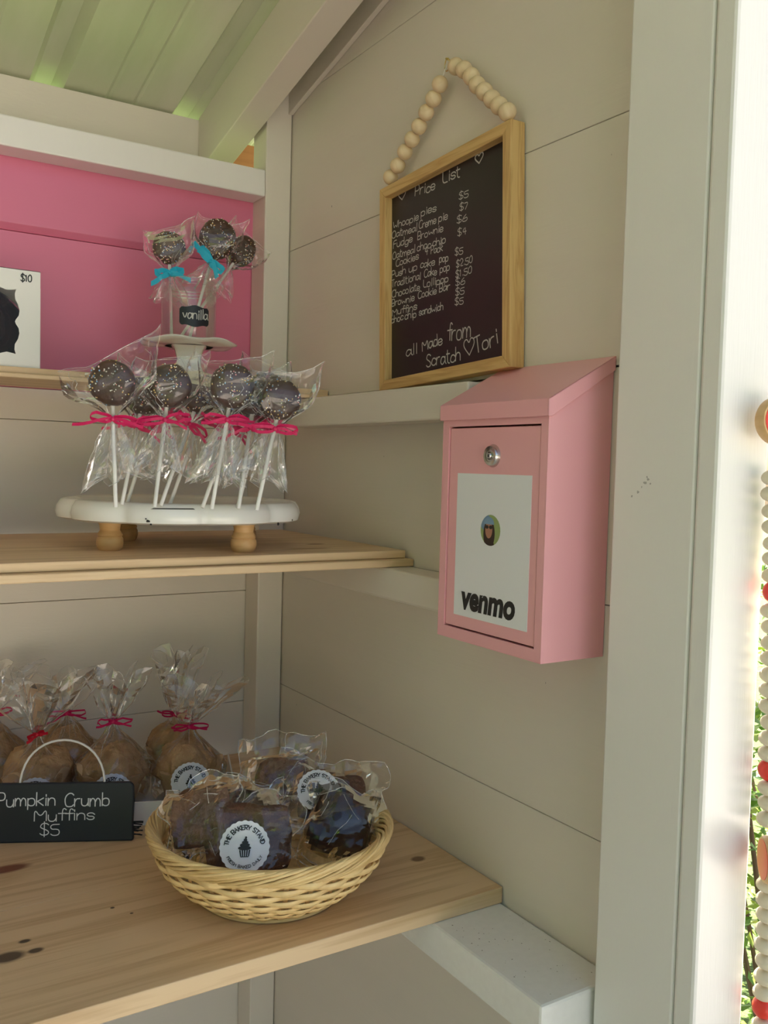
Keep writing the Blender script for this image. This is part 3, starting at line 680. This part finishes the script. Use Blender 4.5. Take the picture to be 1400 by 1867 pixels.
# ================================================================== PEDESTAL, JAR, POPS IN THE JAR
PZ = 1.5513; PC = Vector((-.1795, 1.155, PZ))
CS = empty('cake_stand', PC, 'small white ceramic cake stand with a wavy plate holding the glass jar', 'cake stand')
hp = 1.6005 - PZ
m_ = MB()
def sq(a, h): return 1/max(abs(math.cos(a)), abs(math.sin(a)))**.85
m_.lathe([(.030,0),(.030,.004),(.024,.010),(.0185,.024),(.0180,.032),(.0215,hp-.006),(.026,hp-.001)], 48, (0,0,0), 'z', True, lambda a, h: .86*sq(a+.35, h)); m_.build('pedestal', CERAM, CS, smooth=45.0)
def wav(a, h): return 1 + .06*abs(math.sin(3*a+.5))
m_ = MB(); m_.lathe([(.03,hp-.001),(.050,hp),(.0585,hp+.0015),(.060,hp+.0035),(.058,hp+.0055),(.03,hp+.0045),(.0001,hp+.0045)], 96, (0,0,0), 'z', False, wav)
for v in m_.v: v.z += .0016*math.cos(6*math.atan2(v.y, v.x)+1)*min(1, max(0,(v.xy.length-.032)/.025))
m_.build('plate', CERAM, CS, smooth=45.0)
JZ = PZ + hp + .0048; JC = Vector((PC.x-.001, PC.y, JZ))
JA = empty('glass_jar', JC, 'clear glass jar with a black label on the cake stand', 'jar')
m_ = MB(); jr = .0355; jh = .078
prof = [(.0001,.0022),(.030,.0022),(jr-.003,.003),(jr-.0018,.006),(jr-.0018,.058),(.0325,.063),(.0325,jh),(.0345,jh+.0006),(.0348,jh-.002)]
for k in range(3): 
    zt = jh-.004-.0042*k; prof += [(.0346,zt),(.0362,zt-.0016),(.0346,zt-.0032)]
prof += [(jr-.0005,.0605),(jr,.057),(jr,.005),(jr-.003,.0004),(.0001,.0004)]
m_.lathe(prof, 56, (0,0,0), 'z', False); m_.build('glass', GLASS, JA, smooth=40.0)
# label wraps the front of the jar, turned slightly to the right
la = math.atan2(CAM.y-JC.y, CAM.x-JC.x) + .22
def jl(u, v, e=.0006): a = la + u/jr; return Vector(((jr+e)*math.cos(a), (jr+e)*math.sin(a), v))
outl = []
for k in range(64):
    a = 2*math.pi*k/64; c_, s_ = math.cos(a), math.sin(a)
    x = math.copysign(abs(c_)**.45, c_)*.0195; y = math.copysign(abs(s_)**.45, s_)*.0135
    x *= 1 + .05*math.cos(4*a)*abs(s_); y *= 1 + .10*math.cos(4*a+0)*(abs(c_)) - .04
    outl.append((x, y))
m_ = MB()
for k in range(1, 24):
    pass
cols = 24
def halfh(x):
    t = abs(x)/.0195
    return .0125*(1 + .10*math.cos(t*math.pi*1.6)) if t < .8 else .0125*(1+.10*math.cos(.8*math.pi*1.6))*max(.72, math.sqrt(max(0, 1-((t-.8)/.2)**2*.5)))
xs = [-.0195 + .039*k/cols for k in range(cols+1)]
m_.add([jl(x, .029 + s*halfh(x)) for x in xs for s in (-1, 1)], [(2*i, 2*i+1, 2*i+3, 2*i+2) for i in range(cols)])
jb = m_.build('label', SLATE, JA, label='black chalk label')
m_ = MB(); ink(m_, 'vanilla', lambda u, v: jl(u-.0150, .0255 + v, .0009), .0125, .032, .1, 2, .05, 3); m_.build('lettering', CHALK, jb)
JP = [((313,612),(308,452),.000,'cake pop with a short turquoise bow at the left of the glass jar',.021,.021,.3,-.004),
      ((345,610),(396,436),-.006,'tall cake pop with a long turquoise bow in the middle of the jar',.0235,.0275,.2,-.008),
      ((325,612),(441,458),.022,'sprinkled cake pop at the right behind the tall one in the jar',.0185,.0225,-.2,.010)]
for i, (b, h, dy, lbl, rx, rz, sl_, by) in enumerate(JP):
    A = at(b[0], b[1], 1, JC.y + by); A.z = JZ + .0028; B = at(h[0], h[1], 1, JC.y + dy)
    d = Vector((A.x-JC.x, A.y-JC.y)); 
    r = empty('cake_pop', A, lbl, 'cake pop', 'cake pops with turquoise bows in the jar')
    H = (B-A).length
    pop_parts(r, 71+5*i, H, BRIB if i < 2 else STICK, H-.034, .034, rx=rx, rz=rz, top=.028, film_w=.034, slope=sl_, spr=170)
    orient(r, A, B)
    if i == 2: bpy.data.objects.remove([c for c in r.children if c.name.startswith('ribbon_bow')][0])
    if i < 2:
        bo = [c for c in r.children if c.name.startswith('ribbon_bow')][0]
        rr = random.Random(i+4); m_ = MB(); zb = H-.034
        m_.lathe([(.0044,zb-.0016),(.0046,zb),(.0044,zb+.0016)], 14, (0,0,0), 'z', cap=False)
        bow(m_, Vector((0,-.0062,zb)), .022, rr, .0032, Vector((1,0,0)), Vector((0,0,1)), Vector((0,-1,0)), 2, -.55 if i else .1)
        me_old = bo.data; nb = m_.build('tmp', BRIB); bo.data = nb.data; bpy.data.objects.remove(nb)

# ================================================================== BAKERY BOX
bx1 = at(73, 600, 1, 1.108).x; bz1 = at(60, 494, 1, 1.108).z; bz0 = 1.5514
BB = empty('bakery_box', (bx1-.06, 1.14, bz0), 'white card bakery box with a scalloped window and a handwritten price', 'box')
def bb(m_, name, mt, parent=None, **k): return m_.build(name, mt, parent or BB, off=BB.location, **k)
bw_, bd_ = .125, .085
yf = 1.108
def win():       # scalloped window outline in (x,z), half outline mirrored
    cx = bx1-.0625; cz = (bz0+bz1)/2 - .004
    h = [(0,.042),(.010,.0405),(.018,.0365),(.0265,.034),(.034,.0352),(.0365,.0362),(.0348,.031),(.0352,.025),(.0385,.019),(.0400,.0125),(.0392,.007),(.0362,.0025),(.0352,0)]
    q = [(a, b) for a, b in h]; r = q + [(a, -b) for a, b in q[-2::-1]]
    full = r + [(-a, b) for a, b in r[-2:0:-1]]
    return [(cx+a, cz+b*1.02) for a, b in full], cx, cz
wn, wcx, wcz = win()
# front panel as a ring between the outer rectangle and the window
def outer_pt(x, z):
    dx, dz = x-wcx, z-wcz; hx0, hx1, hz0, hz1 = wcx-(bx1-bw_), bx1-wcx, wcz-bz0, bz1-wcz
    s = min((hx1/dx if dx > 1e-9 else (hx0/-dx if dx < -1e-9 else 1e9)), (hz1/dz if dz > 1e-9 else (hz0/-dz if dz < -1e-9 else 1e9)))
    return (wcx+dx*s, wcz+dz*s)
m_ = MB()
ring = wn; ex = []
cor = [(bx1,bz1),(bx1,bz0),(bx1-bw_,bz0),(bx1-bw_,bz1)]
ops = [outer_pt(*p) for p in ring]; nn = len(ring)
for i in range(nn):
    j = (i+1) % nn; a, b = ops[i], ops[j]; poly = [ring[i], a]
    if abs(a[0]-b[0]) > 1e-7 and abs(a[1]-b[1]) > 1e-7:
        poly.append(min(cor, key=lambda c: (c[0]-(a[0]+b[0])/2)**2 + (c[1]-(a[1]+b[1])/2)**2))
    poly += [b, ring[j]]
    m_.add([(x, yf, z) for x, z in poly], [list(range(len(poly)))])
m_.box(bx1-bw_, bx1, yf+bd_, yf+bd_+.0006, bz0, bz1); m_.box(bx1-bw_, bx1, yf+.0006, yf+bd_, bz0, bz0+.0006); m_.box(bx1-bw_, bx1, yf, yf+bd_, bz1-.0006, bz1); m_.box(bx1-bw_, bx1-bw_+.0006, yf+.0006, yf+bd_, bz0, bz1)
m_.box(bx1-.0006, bx1, yf+.0006, yf+bd_*.6, bz0, bz1-.004)
bb(m_, 'carton', CARD)
for k, (xo, yo, zt) in enumerate([(.0012,.03,.012),(.0024,.045,.020),(.004,.058,.034)]):
    q = MB(); q.prism([(yf+.002+yo*.3, bz0+.001),(yf+yo+.02, bz0+.001),(yf+yo+.018, bz1-zt),(yf+.004+yo*.3, bz1-zt*.45)], lambda u,v,t: Vector((t,u,v)), bx1+xo, bx1+xo+.0005); bb(q, 'side_flap', CARD)
bb(MB().box(bx1+.0005, bx1+.0075, yf+.052, yf+.056, bz0+.030, bz0+.034), 'lock_tab', CARD)
bb(MB().add([(x, yf+.0008, z) for x, z in wn], [list(range(nn))]), 'window_film', WINF)
bb(MB().ball((bx1-.062, yf+.042, bz0+.048), .045, 24, 14, (1.2,.85,1.05)), 'chocolate_dome', DARKGL, smooth=True)
a_ = at(38, 512, 1, yf); b_ = at(57.5, 511.5, 1, yf); m_ = MB()
ink(m_, '$10', lambda u, v: Vector((a_.x+u, yf-.0003, a_.z+v)), .0078, b_.x-a_.x, .16, 2, .03); bb(m_, 'price_lettering', INK)

# ================================================================== STICKERS (scalloped, with cupcake print)
def sticker(parent, name, c, nrm, r, up=Vector((0,0,1)), roll=0, bendr=None, label=None):
    """flat scalloped print in its parent's space; returns object"""
    n = Vector(nrm).normalized(); e2 = (up - n*up.dot(n)).normalized(); e1 = e2.cross(n)
    e1, e2 = e1*math.cos(roll)+e2*math.sin(roll), e2*math.cos(roll)-e1*math.sin(roll)
    def f(u, v, h=0):
        bend = -(u*u)/(2*bendr) if bendr else 0
        return Vector(c) + e1*u + e2*v + n*(h+bend)
    m_ = MB(); K = 120
    def rad(a): return r*(1 - .045*(1-abs(math.cos(12*a)))**1.0)
    rings = [(1,0),(.66,0),(.33,0)]
    vs = [f(0,0,.0002)] ; fs = []
    for s in (.33,.66,1):
        vs += [f(rad(2*math.pi*k/K)*s*math.cos(2*math.pi*k/K), rad(2*math.pi*k/K)*s*math.sin(2*math.pi*k/K), .0002) for k in range(K)]
    for k in range(K): fs.append((0, 1+k, 1+(k+1) % K))
    for j in range(2):
        for k in range(K): fs.append((1+j*K+k, 1+j*K+(k+1) % K, 1+(j+1)*K+(k+1) % K, 1+(j+1)*K+k))
    m_.add(vs, fs)
    st_ = m_.build(name, PAPER, parent, label=label)
    m_ = MB(); H_ = .0007
    def arc(t, rr, hgt, span, top):
        wd = rr*span
        def fn(u, v):
            th = (u/wd - .5)*span
            if top: a = math.pi/2 - th; q = rr+v
            else: a = -math.pi/2 + th; q = rr-v
            return f(q*math.cos(a), q*math.sin(a), H_)
        ink(m_, t, fn, hgt, wd, .2, 0)
    arc('THE BAKERY STAND', r*.64, r*.17, 2.9, True)
    arc('FRESH BAKED DAILY', r*.80, r*.105, 2.15, False)
    lay = [0]
    def poly(P_): lay[0] += 1; m_.add([f(x*r, y*r, H_+lay[0]*2.5e-5) for x, y in P_], [list(range(len(P_)))])
    for k in range(5):
        x = -.19+.095*k; x2 = -.15+.075*k
        poly([(x2-.016,-.36),(x2+.030,-.36),(x+.036,-.12),(x-.022,-.12)])
    poly([(-.16,-.39),(.16,-.39),(.16,-.36),(-.16,-.36)])
    for cx, cy, a, b in ((0,-.05,.26,.085),(.01,.06,.20,.075),(.02,.16,.13,.065),(.03,.25,.07,.06),(.05,.34,.045,.045)):
        P_ = [(cx+a*math.cos(t*math.pi/9), cy+b*math.sin(t*math.pi/9)) for t in range(18)]; poly(P_)
    m_.build('print', INK, st_)
    return st_

# ================================================================== MUFFIN BAGS ON A TRAY
TZ = 1.0214
TA = at(300, 1460, 2, TZ+.028); TR = empty('white_tray', (TA.x, TA.y, TZ), 'shallow white tray under the muffin bags', 'tray')
TR.rotation_euler = (0, 0, math.radians(-19))
tx0, tx1, ty0, ty1, th = -.2, .085, .0, .165, .028
MB().box(tx0, tx1, ty0, ty1, 0, .002).build('base', CARD, TR)
for a in ((tx0,tx1,ty0,ty0+.002),(tx0,tx0+.002,ty0+.002,ty0+.03),(tx1-.002,tx1,ty0+.002,ty1)): MB().box(*a, .002, th).build('side', CARD, TR)
def muffin_bag(px, py_neck, y, lbl, seed, rib, R_=.044, ruff=.06, stick=None, tilt=0, ru=.03, kind_bow=True):
    nk = at(px, py_neck, 1, y); z0 = TZ+.0022; base = Vector((nk.x, y, z0)); hn = nk.z - z0
    r = empty('muffin_bag', base, lbl, 'muffin', 'bagged pumpkin muffins on the tray'); rnd = random.Random(seed)
    m_ = MB(); hc = .040; m_.lathe([(.026,.001),(.028,.002),(R_*.86,hc*.75),(R_*.93,hc),(R_*.86,hc+.001),(R_*.5,hc-.002)], 72, (0,0,0), 'z', True, lambda a, h: 1+.022*math.sin(24*a)+.05*math.sin(3*a+seed)*h/.04)
    for v in m_.v:
        if v.z > hc*.9: v.z += .011*max(0, math.sin(4*math.atan2(v.y, v.x)+seed*1.7)) ; v.x *= 1+.04*math.sin(5*math.atan2(v.y, v.x)+seed)
    m_.build('liner', LINER, r, smooth=60.0)
    m_ = MB(); hm = min(hn*.80, .072); m_.lathe([(R_*.82,hc-.012),(R_*.92,hc-.002),(R_*.86,hc+.010),(R_*.66,hm-.008),(R_*.36,hm-.001),(.0001,hm)], 40, (0,0,0), 'z', False)
    m_.v = [jit(jit(v, 45, .010, seed), 140, .004, seed) for v in m_.v]; m_.build('muffin_top', MUFF, r, smooth=True)
    N = 40; m_ = MB(); ph = rnd.uniform(0,6)
    def ssm(a, b, x): x = max(0, min(1, (x-a)/(b-a))); return x*x*(3-2*x)
    def body(u, t):
        a = u*2*math.pi; z = .0005 + (hn-.0005)*t
        rr = (R_*1.06*(1 - .16*(1-ssm(0,.12,t))))*(1-ssm(.42,1,t)**1.0) + .0045*ssm(.42,1,t)
        fold = 1 + .20*math.sin(9*a+ph)*ssm(.55,.97,t) + .05*math.sin(5*a+ph)*ssm(.1,.5,t) + .05*math.cos(4*a)*(1-t)
        return jit(Vector((rr*fold*math.cos(a), rr*fold*math.sin(a), z)), 45, .006*math.sin(math.pi*min(1,t*1.02)), seed)
    m_.grid(body, N, 14, wrap=True)
    kf = rnd.choice([4,5])
    def ruffle(u, t):
        a = u*2*math.pi; rr = .0045 + ru*t**.85
        fold = 1 + .45*math.sin(kf*a+ph)*ssm(0,.3,t)
        x = rr*fold*math.cos(a)*1.15; y = rr*fold*math.sin(a)*.75
        return jit(Vector((x + tilt*ruff*t, y, hn + ruff*t*(1+.16*math.sin(kf*a+ph+1)))), 55, .007*t, seed+5)
    m_.grid(ruffle, N, 9, wrap=True)
    for k in range(16):
        u0 = rnd.random(); du = rnd.uniform(-.06,.06); t1 = rnd.uniform(.5,1); m_.tube([ruffle(u0+du*j/8, t1*j/8) for j in range(9)], rnd.uniform(.0002,.0004), 4, mi=1)
    for k in range(9):
        u0 = rnd.random(); du = rnd.uniform(-.04,.04); t1 = rnd.uniform(.45,.7); m_.tube([body(u0+du*j/8, .98-(.98-t1)*j/8) for j in range(9)], rnd.uniform(.0002,.0003), 4, mi=1)
    m_.tube([ruffle(k/N, 1.0) for k in range(N)], .0003, 4, True, mi=1)
    m_.build('bag', [FILMB, CREASE], r)
    m_ = MB(); m_.lathe([(.0056,hn-.002),(.006,hn),(.0056,hn+.002)], 14, (0,0,0), 'z', cap=False)
    cv = Vector((CAM.x-base.x, CAM.y-base.y, 0)).normalized(); rt = Vector((-cv.y, cv.x, 0))
    if kind_bow: bow(m_, cv*.006 + Vector((0,0,hn)), .022, rnd, .0016, rt, Vector((0,0,1)), cv, 2, rnd.uniform(-.2,.3))
    else: bow(m_, cv*.006 + Vector((0,0,hn)), .012, rnd, .0022, rt, Vector((0,0,1)), cv, 2, .35)
    m_.build('ribbon', rib, r)
    if stick:
        cv2 = (cv + rt*stick[0]).normalized()
        c = cv2*(R_*1.06+.004) + Vector((0,0,stick[1]))
        sticker(r, 'round_sticker', c, cv2 + Vector((0,0,.12)), .0235, roll=stick[2], bendr=.06)
    return r
muffin_bag(68, 1336, 1.150, 'bagged muffin at the left with a red twist tie behind the chalk sign', 3, RRIB, .044, .066, (-.05,.026,0), 0, .042, False)
muffin_bag(206, 1313, 1.118, 'middle front muffin bag with a magenta bow behind the chalk sign', 5, PRIB, .043, .056, (.0,.027,.05), .1, .022)
muffin_bag(345, 1322, 1.088, 'right front muffin bag with a sticker beside the wicker basket', 9, PRIB, .043, .05, (.05,.036,.12), .35, .034)
muffin_bag(122, 1298, 1.212, 'muffin bag in the back row between the left and middle front bags', 13, PRIB, .038, .045, None, 0, .028)
muffin_bag(318, 1300, 1.178, 'muffin bag in the back row with tall clear film and a magenta bow', 17, PRIB, .038, .078, None, .05, .020)
muffin_bag(-12, 1300, 1.222, 'muffin bag in the back row at the left edge of the photo', 21, PRIB, .038, .055, None, .1, .03)

# ================================================================== CHALK SIGN
s0 = at(-58, 1539, 2, TZ+.0003); s1 = at(243, 1533, 2, TZ+.0003)
ex_ = (s1-s0); ex_.z = 0; SW = ex_.length; ex_.normalize(); eb = Vector((-ex_.y, ex_.x, 0))
if eb.y < 0: eb = -eb
ez = (Vector((0,0,1))*.985 + eb*.17).normalized(); en = ez.cross(ex_); en = en if en.y < 0 else -en
SH = .0645
SG = empty('chalk_sign', (s0+s1)/2, 'small black chalk sign with a white cord handle in front of the muffins', 'sign')
def sg(m_, name, mt, **k): return m_.build(name, mt, SG, off=SG.location, **k)
def sp(u, v, h=0): return s0 + ex_*u + ez*v + en*h
rr_ = .004
ol = [(0,0),(SW-.001,0),(SW,.003),(SW-.0012,.02),(SW-.0008,.045),(SW-.002,SH-.004),(SW-.006,SH),(0,SH)]
m_ = MB(); m_.prism(ol, sp, 0, -.007); sg(m_, 'slate', SLATE, bevel=.0015)
def signpx(px, py):
    # ray onto the sign plane
    cx, cy = px/2.9167, 1150 + py/2.9167
    d = CR*((cx-700)/FPX) - CU*((cy-933.5)/FPX) + CF; P0 = sp(0,0,.0004)
    return CAM + d*((P0-CAM).dot(en)/d.dot(en))
def sline(items):
    for k, (t, a, b, h) in enumerate(items):
        m_ = MB(); A = signpx(*a); B = signpx(*b); d = B-A; L = d.length; d.normalize(); up = en.cross(d); up = up if up.z > 0 else -up
        ink(m_, t, lambda u, v: A + d*u + up*v, h, L, .085, 2, .04, k+2); sg(m_, 'lettering', CHALKW)
sline([('Pumpkin',(-12,937),(292,928),.0142),('Crumb',(345,935),(580,928),.0145)]); sline([('Muffins',(182,1015),(497,1003),.0128)]); sline([('$5',(212,1090),(315,1085),.0122)])
pa = sp(.29*SW, SH-.006, -.0035); pts = []
hA = signpx(97, 862); hB = signpx(553, 862)
for k in range(21):
    t = k/20; a = math.pi*t; pts.append(hA.lerp(hB, .5-.5*math.cos(a)) + ez*(.0575*math.sin(a)**.8) - en*.004)
sg(MB().tube([hA - ez*.008 - en*.004] + pts + [hB - ez*.008 - en*.004], .0013, 8), 'cord_handle', CORD, smooth=True)
m_ = MB(); rr = random.Random(2)
for k in range(14):
    q = sp(SW-.004, .006 + .014*rr.random(), -.004); m_.tube([q, q + ex_*(.008+.006*rr.random()) + Vector((0,0,-.004*rr.random()+.001))], .0008, 5)
sg(m_, 'black_thread_ends', CHIP)

# ================================================================== WICKER BASKET
BC = Vector((-.211, .812, 1.0217)); bh = .0635
BK = empty('wicker_basket', BC, 'round woven wicker basket filled with wrapped brownies', 'basket')
def bprof(t): return .070 + (.1125-.070)*(math.sin(min(1,t)*math.pi/2)**.9)
NS = 30; rows = 9
for i in range(rows):
    t0 = (i+.5)/rows; z = .004 + t0*(bh-.012); R_ = bprof(t0); m_ = MB(); seg = NS*6; hh = .0036
    slope = (bprof(min(1,t0+.05))-bprof(t0-.05))/(.1*(bh-.012)) 
    def cs(u, v, R_=R_, z=z, i=i):
        a = u*2*math.pi; am = .0027*math.cos(NS/2*a + i*math.pi); q = v*2*math.pi
        rad = .0014*math.cos(q); dz = hh*math.sin(q)*(.92 + .08*math.cos(NS*a))
        z_ = z + dz + .0009*math.sin(3*a+i)*(i/rows)
        r_ = R_ + am + rad + dz*slope*.8
        return Vector((r_*math.cos(a), r_*math.sin(a), z_))
    m_.grid(cs, seg, 8, wrap=True); m_.build('weave_row', WICK, BK, smooth=True)
m_ = MB()
for k in range(NS):
    a = 2*math.pi*(k+.0)/NS; pts = []
    for j in range(8):
        t = j/7; r_ = bprof(t); pts.append(Vector((r_*math.cos(a), r_*math.sin(a), .002 + t*(bh-.006))))
    tv = Vector((-math.sin(a), math.cos(a), 0))*.0022; m_.ribbon(pts, [tv]*8)
m_.build('stakes', WICK, BK, kind='stuff')
m_ = MB(); m_.lathe([(.0001,.0016),(.066,.0016),(.072,.004),(.072,.001),(.0001,.0004)], 64, (0,0,0), 'z', False); m_.build('base', WICK, BK)
NR = 18
for k in range(NR):
    ph = 2*math.pi*k/NR; pts = []; rr = random.Random(k)
    for j in range(121):
        a = 2*math.pi*j/120; q = ph + 4*a*1.0 + .25*math.sin(3*a+k)
        r_ = .1145 + .0050*math.cos(q) + .0045*math.sin(q); z_ = bh - .001 + .0085*math.sin(q)*(1) + rr.uniform(-.0003,.0003)
        pts.append(Vector((r_*math.cos(a), r_*math.sin(a), z_)))
    MB().tube(pts[:-1], .00175, 6, True).build('rim_strand', WICK2 if k % 3 else WICK, BK, smooth=True)

# ---- wrapped brownies
def pack(name, lbl, px, py, y, wd, hg, dp, pitch, yaw, roll, seed, core, fw=1.45, fh=1.7, stk=None, cat='brownie', shape='slab', corem=None):
    """sealed clear bag lying back: local x width, z height, -y towards viewer"""
    c = at(px, py, 1, y); r = empty(name, c, lbl, cat, 'wrapped brownies in the basket'); rnd = random.Random(seed)
    r.rotation_euler = (math.radians(-pitch), math.radians(roll), math.radians(yaw))
    m_ = MB()
    def surf(sgn):
        def f(u, v):
            x, z = (u-.5)*2, (v-.5)*2; e = (1-abs(x)**3.2)*(1-abs(z)**3.2)
            y_ = sgn*dp*.5*max(0, e)**.45
            xr = x*wd*.5*(1-.10*abs(z)**3); zr = z*hg*.5*(1-.12*abs(x)**3)
            return jit(Vector((xr, y_, zr)), 45, .0045, seed)
        return f
    m_.grid(surf(-1), 18, 18); m_.grid(surf(1), 18, 18); m_.build('cake', core, r, smooth=True)
    m_ = MB()
    def fl(sgn):
        def f(u, v):
            x, z = (u-.5)*2, (v-.5)*2
            X, Z = x*wd*.5*fw, z*hg*.5*fh
            ix, iz = X/(wd*.5*1.18), Z/(hg*.5*1.12)
            e = max(0, 1-abs(ix)**4)*max(0, 1-abs(iz)**4)
            y_ = sgn*(dp*.56*e**.4 + .0012)
            edge = max(abs(x), abs(z))**2
            v_ = Vector((X*(1+.06*math.sin(z*5+seed)), y_, Z*(1+.05*math.sin(x*6+seed))))
            return jit(jit(v_, 32, .012*edge + .002, seed+2), 90, .0012 + .002*edge, seed+4)
        return f
    F0, F1 = fl(-1), fl(1); m_.grid(F0, 20, 20); m_.grid(F1, 20, 20)
    for k in range(6):
        a_, b_ = rnd.random(), rnd.random(); a = rnd.uniform(0, 6.28); L_ = rnd.uniform(.15,.45); cl = lambda q: min(1, max(0, q))
        m_.tube([F0(cl(a_+L_*math.cos(a)*j/7), cl(b_+L_*math.sin(a)*j/7)) + Vector((0,-.0004,0)) for j in range(8)], rnd.uniform(.0002,.0004), 4, mi=1)
    ed = [(q, 0) for q in (k/16 for k in range(16))] + [(1, k/16) for k in range(16)] + [(1-k/16, 1) for k in range(16)] + [(0, 1-k/16) for k in range(16)]
    m_.tube([F0(*q) for q in ed], .0004, 4, True, mi=1)
    m_.build('clear_bag', [FILMB, CREASE], r)
    if stk: sticker(r, 'round_sticker', (stk[0], -dp*.56-.0055, stk[1]), (0,-1,.05), .0235, roll=stk[2], bendr=.09)
    return r
pack('wrapped_brownie','wrapped brownie with a round white sticker at the front of the basket', 452, 1530, .782, .082,.066,.026, 24,-24,0, 31, BROWNIE, 1.25,1.25,(-.003,-.007,.0))
pack('wrapped_brownie','wrapped brown brownie leaning at the left side of the basket', 366, 1488, .815, .060,.056,.022, 34,-32,-14, 37, BROWNIE, 1.22,1.25)
pack('wrapped_brownie','dark glossy wrapped cake at the right front of the basket', 622, 1503, .79, .064,.064,.034, 30,-28,12, 41, DARKGL, 1.2,1.25)
pack('wrapped_brownie','wrapped dark brownie with a folded over sticker at the back right of the basket', 605, 1452, .845, .072,.056,.024, 42,-26,6, 43, BROWNIE, 1.6,1.6,(-.016,-.002,.35))
pack('wrapped_brownie','wrapped dark cookie standing at the back of the basket', 515, 1425, .885, .058,.052,.020, 32,-30,-4, 47, BROWNIE, 1.65,1.9)
pack('wrapped_brownie','wrapped dark brownie lying in the middle behind the front one', 440, 1478, .842, .066,.05,.022, 52,-20,8, 53, DARKGL, 1.4,1.5)

# ================================================================== GARDEN BEYOND THE FRONT POST
def shrub(loc, lbl, seed, n, hgt, rad, cols):
    r = empty('garden_shrub', loc, lbl, 'shrub', 'shrubs beside the stand'); rnd = random.Random(seed); m_ = MB()
    for k in range(n):
        a = rnd.uniform(0, 2*math.pi); h = hgt*rnd.random()**.8; rr = rad*math.sqrt(rnd.random())*(1-.4*h/hgt)
        c = Vector((rr*math.cos(a), rr*math.sin(a), h+.02)); d = Vector((rnd.uniform(-1,1), rnd.uniform(-1,1), rnd.uniform(-.3,.8))).normalized()
        s = d.cross(Vector((rnd.uniform(-1,1), rnd.uniform(-1,1), 1))).normalized(); L = rnd.uniform(.025,.05); nn_ = d.cross(s)
        m_.add([c, c+d*L*.5+s*L*.28+nn_*.003, c+d*L, c+d*L*.5-s*L*.28+nn_*.003], [(0,1,2,3)], rnd.choice(cols))
    m_.build('foliage', LEAF, r, kind='stuff')
    m_ = MB()
    for k in range(9):
        a = rnd.uniform(0, 6.28); m_.tube([(0,0,0),(rad*.3*math.cos(a),rad*.3*math.sin(a),hgt*.5),(rad*.6*math.cos(a),rad*.6*math.sin(a),hgt*.95)], [.008,.005,.002], 6)
    m_.build('stems', BARK, r)
shrub((1.15, 1.10, .0), 'sunlit yellow-green leafy shrub just beyond the white front trim', 4, 1800, .95, .38, [0,1,1,0])
shrub((2.1, 1.75, .0), 'green leafy shrub further behind the bead garland', 8, 1600, 1.15, .6, [0,0,1,2])

# ================================================================== UNSEEN TREES ADDED TO SHADE THE STAND
TT = empty('added_shade_tree', (1.3, 3.4, 0), 'unseen broad leafy tree added behind the stand to shade it', 'tree'); rnd = random.Random(77); m_ = MB()
for k in range(11000):
    d = Vector((rnd.gauss(0,1), rnd.gauss(0,1), rnd.gauss(0,1))).normalized()*(rnd.random()**.4)
    c = Vector((-.9 + d.x*3.6, -1.3 + d.y*3.4, 4.9 + d.z*1.5))
    e1 = Vector((rnd.gauss(0,1), rnd.gauss(0,1), rnd.gauss(0,.5))).normalized(); e2 = e1.cross(Vector((rnd.gauss(0,.5), rnd.gauss(0,.5), 1))).normalized(); L = rnd.uniform(.12,.2)
    m_.add([c, c+e1*L*.5+e2*L*.3, c+e1*L, c+e1*L*.5-e2*L*.3], [(0,1,2,3)], rnd.choice([0,0,1,2]))
m_.build('foliage', LEAF, TT, kind='stuff')
m_ = MB(); m_.tube([(0,0,0),(.02,-.05,1.5),(-.15,-.3,2.8),(-.5,-.8,3.9)], [.17,.14,.12,.09], 12)
m_.build('trunk', BARK, TT, smooth=True)
for ex, ey, ez_ in ((-2.6,-2.6,4.9),(.8,-2.8,5.0),(-2.2,.6,5.0),(.6,.8,4.8)): MB().tube([(-.15,-.3,2.8),(ex*.5,ey*.5-.2,3.9),(ex,ey,ez_)], [.09,.06,.02], 8).build('branch', BARK, TT, smooth=True)

T2 = empty('added_hedge_tree', (-3.6, -2.6, 0), 'unseen dense tall hedge tree added at the left to block sky light', 'tree'); rnd = random.Random(78); m_ = MB()  # out of view, added to cut sky light from the front left
for k in range(9000):
    d = Vector((rnd.gauss(0,1), rnd.gauss(0,1), rnd.gauss(0,1))).normalized()*(rnd.random()**.35)
    c = Vector((d.x*1.3, d.y*3.4, 2.5 + d.z*2.45))
    e1 = Vector((rnd.gauss(0,1), rnd.gauss(0,1), rnd.gauss(0,.5))).normalized(); e2 = e1.cross(Vector((rnd.gauss(0,.5), rnd.gauss(0,.5), 1))).normalized(); L = rnd.uniform(.12,.2)
    m_.add([c, c+e1*L*.5+e2*L*.3, c+e1*L, c+e1*L*.5-e2*L*.3], [(0,1,2,3)], rnd.choice([0,0,2,2]))
m_.build('foliage', LEAF, T2, kind='stuff')
MB().tube([(0,0,0),(.03,-.05,1.2),(0,.1,2.6)], [.14,.11,.06], 10).build('trunk', BARK, T2, smooth=True)
